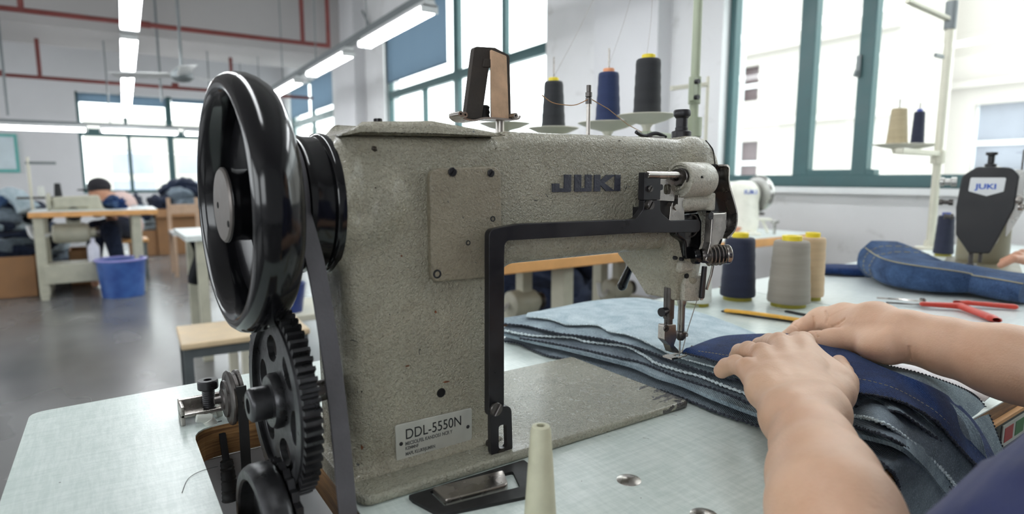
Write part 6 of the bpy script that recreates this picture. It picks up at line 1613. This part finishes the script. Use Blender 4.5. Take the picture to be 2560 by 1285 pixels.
# its thread stand
t = thing('thread_stand', 'thread stand with a T shaped arm on the far left work table', 'thread stand', (ap(85, 545)[0], YM+.2, zt_))
b = P(84, 545, 1, YM+.2); tz = P(84, 402, 1, YM+.2).z; M().cyl((b.x, b.y, zt_), (b.x, b.y, tz+.03), .012, n=12).build('pole', MT['cream_pl'], t)
c = P(140, 408, 1, YM+.2); M().box((b.x-.02, b.y-.01, c.z-.012), (c.x, b.y+.01, c.z+.012)).build('guide_arm', MT['grey_steel'], t)
z5 = P(84, 492, 1, YM+.2).z; M().box((b.x-.10, b.y-.01, z5-.02), (P(150, 490, 1, YM+.2).x, b.y+.01, z5)).build('tray_arm', MT['dk_steel'], t)
for px, lab, col, h in ((146, 'small black thread cone on the far left thread stand', 'black', .115), (104, 'small white thread cone on the far left thread stand', 'white', .09)):
    q = P(px, 490, 1, YM+.2); cone(lab, (q.x, q.y, z5+.001), h, .030, .022, col, cap=None, low=None, group='small cones on the far left stand', n=24)
# person with cap
YP = YA_+.82
pf = thing('person', 'person in a black cap and pale pink shirt bending over the far left machine', 'person', (P(262, 540, 1, YP).x, YP, -.75))
def pp(px, py, y=YP): q = P(px, py, 1, y); return Vector((q.x, q.y, q.z))
hd_ = pp(249, 478); sh = pp(285, 508)
g = SDF((hd_.x-.42, YP-.50, -.76), (hd_.x+.55, YP+.35, hd_.z+.16), .008)
g.ell(hd_, (.085, .095, .115), k=.02).ell(hd_+Vector((-.06, -.05, -.02)), (.03, .03, .04), k=.02)
g.chain([(*(hd_+Vector((.03, .01, -.06))), .05), (*(sh+Vector((-.02, .02, .02))), .06)], k=.03)
for sx, wr in ((-1, (150, 500)), (1, (215, 533))):
    s0 = sh+Vector((-.06, -.05*sx+.02, -.03)); w = pp(wr[0]+60, wr[1], YP-.30 if sx > 0 else YP-.25); e = (s0+w)/2+Vector((.02, .0, -.08)) ; g.chain([(*s0, .05), (*e, .042), (*w, .028), (*(w+Vector((-.07, -.02, .0))), .026), (*(w+Vector((-.13, -.03, -.01))), .014)], k=.02)
hp_ = Vector((sh.x+.10, YP+.10, -.22))
kn1, kn2 = Vector((sh.x-.05, YP-.28, -.22)), Vector((sh.x-.16, YP-.22, -.22))
for kn, fx__ in ((kn1, .05), (kn2, -.04)):
    g.chain([(*hp_, .10), (*kn, .062), (kn.x+fx__, kn.y+.02, -.66, .040)], k=.03); g.cap((kn.x+fx__, kn.y+.02, -.70), (kn.x+fx__, kn.y-.12, -.715), .036, .03, k=.02)
g.chain([(*hp_, .12), (sh.x+.05, YP+.05, -.02, .12), (*sh, .10)], k=.04)
g.mesh('body', MT['skin2'], pf)
g = SDF((hd_.x-.25, YP-.35, -.35), (hd_.x+.55, YP+.35, hd_.z+.05), .008)
g.chain([(*hp_, .135), (sh.x+.05, YP+.05, -.02, .135), (*(sh+Vector((0, 0, -.02))), .115)], k=.04)
for sx in (-1, 1): s0 = sh+Vector((-.06, -.05*sx+.02, -.03)); g.cap(s0, s0+Vector((-.08, -.10, -.04)), .066, .06, k=.03)
g.mesh('shirt', simple('pale_pink_shirt', S(216, 190, 184), .85), pf)
g = SDF((hp_.x-.45, YP-.5, -.66), (hp_.x+.25, YP+.30, -.02), .008)
for kn, fx__ in ((kn1, .05), (kn2, -.04)): g.chain([(*hp_, .125), (*kn, .075), (kn.x+fx__, kn.y+.02, -.58, .055)], k=.03)
g.mesh('trousers', MT['d_ink'], pf)
g = SDF(tuple(hd_-Vector((.25, .25, .10))), tuple(hd_+Vector((.15, .15, .18))), .005)
g.ell(hd_+Vector((.0, 0, .045)), (.098, .105, .085), k=.0); g.box(tuple(hd_+Vector((-.3, -.3, -.2))), tuple(hd_+Vector((.2, .2, .012))), 0, op='cut')
g.ell(hd_+Vector((-.10, -.06, .015)), (.075, .075, .010), k=.01); g.mesh('cap', simple('black_cap_cloth', S(34, 32, 38), .85), pf)
g = SDF(tuple(hd_-Vector((.12, .12, .12))), tuple(hd_+Vector((.14, .14, .06))), .005); g.ell(hd_+Vector((.022, .02, -.02)), (.080, .092, .075), k=.01); g.mesh('hair', bpy.data.materials['black_hair'], pf)
t = thing('stool', 'low stool below the person in the black cap', 'stool', (hp_.x, hp_.y+.02, -.75))
M().box((hp_.x-.16, hp_.y-.14, -.38), (hp_.x+.16, hp_.y+.18, -.35)).build('seat', MT['wood_edge'], t, bevel=.005)
for dx_ in (-.13, .13):
    for dy_ in (-.1, .15): M().box((hp_.x+dx_-.015, hp_.y+dy_-.015, -.75), (hp_.x+dx_+.015, hp_.y+dy_+.015, -.38)).build('leg', MT['grey_steel'], t)
# jeans on the table, bottle, bucket
q = ap(275, 530, YA_+.30); heap('jeans_pile', 'dark jeans bunched on the far left work table beside the machine', (q[0]+.03, q[1], zt_), .10, .08, .09, [MT['d_navy'], MT['d_blue']], 5, n=4)
a = ap(330, 545, YA_+.3); b = ap(372, 545, YA_+.3)
garment_tube('jeans', 'light blue garment lying flat at the right end of the far work table', [(a[0], a[1], zt_+.012, .10, .012), ((a[0]+b[0])/2, a[1], zt_+.013, .11, .012), (b[0], a[1], zt_+.010, .09, .010)], MT['d_light'], stitch=False, wr=.004, open_end=False)
q = P(237, 665, 1, YA_+.03); tag(M().lathe([(0, 0), (.045, 0), (.045, .14), (.030, .17), (.016, .185), (.016, .22), (0, .22)], (0, 0, 0), n=24).build('bottle', simple('white_translucent_plastic', S(214, 216, 230), .4)), 'white plastic bottle on the lower shelf of the far work table', 'bottle').location = (q.x, YA_+.16, -.4848)
q = P(310, 738, 2, -.75); sB = (q-CAM).dot(cf)/F_
t = thing('bucket', 'blue plastic bucket standing on the floor beside the far work table', 'bucket', q)
rb, rt, h = 45*sB, 53*sB, 93*sB
def bucket_mat():
    m, nt, b = newmat('blue_bucket_plastic'); co = coords(nt)
    c = ramp(nt, noise(nt, co, 6, 4), [(.35, S(40, 72, 138)), (.62, S(66, 104, 170)), (.8, S(120, 120, 180))]); setc(nt, b, c); b.inputs['Roughness'].default_value = .35; return m
M().lathe([(0, 0), (rb, 0), (rt, h), (rt-.006, h), (rb-.006, .006), (0, .006)], q, n=48).build('bucket_wall', bucket_mat(), t)
M().lathe([(rt-.008, h-.012), (rt+.012, h-.012), (rt+.012, h), (rt-.008, h+.004)], q, n=48, closed=True).build('bucket_rim', simple('lilac_plastic_rim', S(150, 148, 208), .4), t)
M().tube([q+Vector((math.cos(a)*(rt+.014), math.sin(a)*.03-.02, h-.01-.06*math.sin(a))) for a in [PI*i/16 for i in range(17)]], .004, n=8).build('bucket_handle', MT['grey_steel'], t)
# left heap on its carton
qc = P(45, 745, 2, -.75)
carton('brown cardboard box at the left edge with jeans heaped on it', (qc.x-.42, qc.y, -.75), (qc.x+.14, qc.y+.45, -.40), flaps=False)
M_ = [MT['d_ink'], MT['d_ink'], MT['d_grey2'], MT['d_ink'], MT['d_blue'], MT['d_light']]
heap('jeans_pile', 'tall heap of dark and blue jeans at the left edge of the photo', (qc.x-.08, qc.y+.42, -.40), .42, .28, .52, M_, 11, n=12)
heap('jeans_pile', 'second jeans heap on the floor behind the left cardboard box', (qc.x+.02, qc.y+1.0, -.75), .45, .3, .70, M_, 17, n=9)
# white box behind, cartons and heap by the far wall
q = P(445, 636, 2, -.75)
carton('open cardboard box by the far wall with jeans piled over it', (q.x-.22, q.y, -.75), (q.x+.42, q.y+.55, -.15), flaps=True)
heap('jeans_pile', 'pile of dark denim on top of the open box by the far wall', (q.x+.10, q.y+.25, -.16), .42, .30, .36, [MT['d_ink'], MT['d_grey2'], MT['d_ink']], 23, n=7)
heap('jeans_pile', 'dark denim hanging down left of the open far box', (q.x-.42, q.y+.35, -.75), .18, .25, .70, [MT['d_ink'], MT['d_ink']], 29, n=6)
q = P(368, 640, 2, -.75)
carton('low cardboard box under the light denim, right of the far work table', (q.x-.18, q.y, -.75), (q.x+.18, q.y+.4, -.42), flaps=False)
heap('jeans_pile', 'light and dark denim pieces on the low cardboard box', (q.x, q.y+.2, -.42), .22, .2, .16, [MT['d_light'], MT['d_ink']], 31, n=4)
carton('cardboard box in the shade below the far left work table', (ap(165, 640)[0], YA_+.7, -.75), (ap(225, 640)[0], YA_+1.1, -.42), flaps=False)
# pale chair by the far box
YC = 6.9
q = P(455, 640, 1, YC)
t = thing('wooden_chair', 'pale wooden chair with a white seat in front of the far cardboard box', 'chair', (q.x+.1, YC+.2, -.75)); mt = MT['wood_edge']
MT['pale_wood'] = simple('pale_wood', S(186, 158, 134), .55, var=.1)
x0, x1 = P(432, 600, 1, YC).x, P(500, 600, 1, YC).x; zs = P(460, 580, 1, YC).z; ztp = P(430, 535, 1, YC).z
M().box((x0, YC, zs-.04), (x1+.05, YC+.42, zs)).build('seat', MT['white_enamel'], t, bevel=.008)
for x in (x0, x1+.02):
    M().box((x, YC, -.75), (x+.035, YC+.035, zs-.04)).build('leg', MT['pale_wood'], t); M().box((x, YC+.385, -.75), (x+.035, YC+.42, ztp+.15)).build('leg', MT['pale_wood'], t)
M().box((x0, YC+.39, ztp-.02), (x1+.055, YC+.415, ztp+.08)).build('backrest', MT['pale_wood'], t, bevel=.005)
# pale desk corner with a hanging black cloth, between wheel and floor
YD = 3.55
t = thing('work_table', 'pale work table corner peeking out left of the handwheel', 'table', (P(520, 600, 1, YD).x, YD+.3, -.75))
xa = P(462, 585, 1, YD).x; za = P(480, 590, 1, YD).z
M().box((xa, YD, za-.03), (xa+1.1, YD+.6, za)).build('table_top', MT['lam_w'], t, bevel=.002)
xl = P(492, 650, 1, YD+.05).x
M().box((xl, YD+.03, -.75), (xl+.05, YD+.08, za-.03)).build('leg', MT['cream_cast'], t, bevel=.004)
M().box((xl+.9, YD+.03, -.75), (xl+.95, YD+.08, za-.03)).build('leg', MT['cream_cast'], t, bevel=.004)
for dx_ in (0, .9): M().box((xl+dx_, YD+.5, -.75), (xl+dx_+.05, YD+.55, za-.03)).build('leg', MT['cream_cast'], t, bevel=.004)
cx0 = P(474, 700, 1, YD+.12).x; cz0 = P(480, 714, 1, YD+.12).z
ob = M(); ob.sheet(lambda u, v: (cx0+.01+.12*u+.02*math.sin(v*5)*(1-u), YD+.11+.02*math.sin(u*9+v*4), za-.035-(za-.035-cz0)*v*(1-.25*abs(u-.3))), 12, 14, .004)
tag(ob.build('hanging_cloth', simple('black_cloth', S(22, 24, 30), .9)), 'black cloth hanging below the pale work table left of the handwheel', 'cloth')
# blue basket glimpsed between the wheel and machine
q = PD(722, 738, 2.9); tag(M().lathe([(0, -.08), (.06, -.08), (.08, .06), (.074, .06), (.055, -.07), (0, -.07)], (0, 0, 0), n=28).build('blue_cup', simple('deep_blue_plastic', S(26, 48, 110), .4)), 'deep blue plastic cup glimpsed between the handwheel and the machine body', 'cup').location = q
q2 = q-Vector((0, 0, .08)); t = thing('small_table', 'cream low table glimpsed between the handwheel and the machine body', 'table', (q2.x, q2.y, -.75))
M().box((q2.x-.25, q2.y-.12, q2.z-.03), (q2.x+.5, q2.y+.3, q2.z)).build('table_top', MT['cream_pl'], t, bevel=.003)
for ax_ in (-.22, .46):
    for ay_ in (-.09, .27): M().box((q2.x+ax_-.02, q2.y+ay_-.02, -.75), (q2.x+ax_+.02, q2.y+ay_+.02, q2.z-.03)).build('leg', MT['cream_pl'], t)
# stool with wooden top
def stool_top(px, py): return P(px, py, 2, zst)
zst = -.30
A = [P(416, 806, 2, zst), P(452, 862, 2, zst), P(640, 838, 2, zst), P(590, 782, 2, zst)]
ex = (A[2]-A[1]); c = (A[1]+A[3])/2
t = thing('stool', 'stool with a pale wooden top and grey square steel legs behind the table corner', 'stool', (c.x, c.y, -.75))
MT['stool_wood'] = simple('pale_stool_wood', S(206, 184, 150), .45, var=.12, vscale=14)
e1 = A[2]-A[1]; e2 = A[0]-A[1]; e1 = e1.normalized()*.42; e2 = (e2-e1*(e2.dot(e1)/e1.dot(e1))).normalized()*.30
cr4 = [A[1], A[1]+e1, A[1]+e1+e2, A[1]+e2]
M().prism([(p.x, p.y) for p in cr4], zst-.022, zst, 'xy').build('seat', MT['stool_wood'], t, bevel=.006)
MT['stool_steel'] = simple('grey_blue_steel', S(92, 98, 100), .4, metal=.3, var=.1)
u1, u2 = e1.normalized(), e2.normalized()
for f1_, f2_ in ((.05, .08), (.95, .08), (.95, .92), (.05, .92)):
    p = A[1]+e1*f1_+e2*f2_; M().obox((p.x, p.y, (-.75+zst-.022)/2), (.028, .028, zst-.022+.75), u1, u2).build('leg', MT['stool_steel'], t)
for a_, b_ in (((.05, .08), (.95, .08)), ((.05, .08), (.05, .92)), ((.95, .08), (.95, .92)), ((.05, .92), (.95, .92))):
    p, q = A[1]+e1*a_[0]+e2*a_[1], A[1]+e1*b_[0]+e2*b_[1]; M().obox(((p.x+q.x)/2, (p.y+q.y)/2, zst-.040), ((q-p).length, .022, .03), q-p, Vector((0, 0, 1)).cross(q-p)).build('apron', MT['stool_steel'], t)

q = [P(*p, 2, .0006) for p in ((455, 1232), (468, 1200), (492, 1182), (528, 1170))]
tag(M().tube(smooth_path([tuple(p) for p in q]+[tuple(P(545, 1166, 2, .0006))], 5), .00025, n=4).build('thread_scrap', MT['rubber_dk']), 'fine dark thread scrap curled on the table left of the belt slot', 'thread')
# ------------------------------------------------------------------ lift everything so that the floor is at z = 0
for o in scn.objects:
    if o.parent is None: o.location.z += .75
scn.view_settings.view_transform = 'Standard'; scn.view_settings.look = 'None'; scn.view_settings.gamma = 1; scn.view_settings.use_curve_mapping = False
scn.view_settings.exposure = 0.42
scn.cycles.use_denoising = True; scn.cycles.use_adaptive_sampling = True; scn.cycles.adaptive_threshold = .035; scn.cycles.max_bounces = 7; scn.cycles.diffuse_bounces = 4; scn.cycles.glossy_bounces = 4; scn.cycles.transparent_max_bounces = 12
scn.cycles.sample_clamp_indirect = 8; scn.cycles.caustics_reflective = False; scn.cycles.caustics_refractive = False
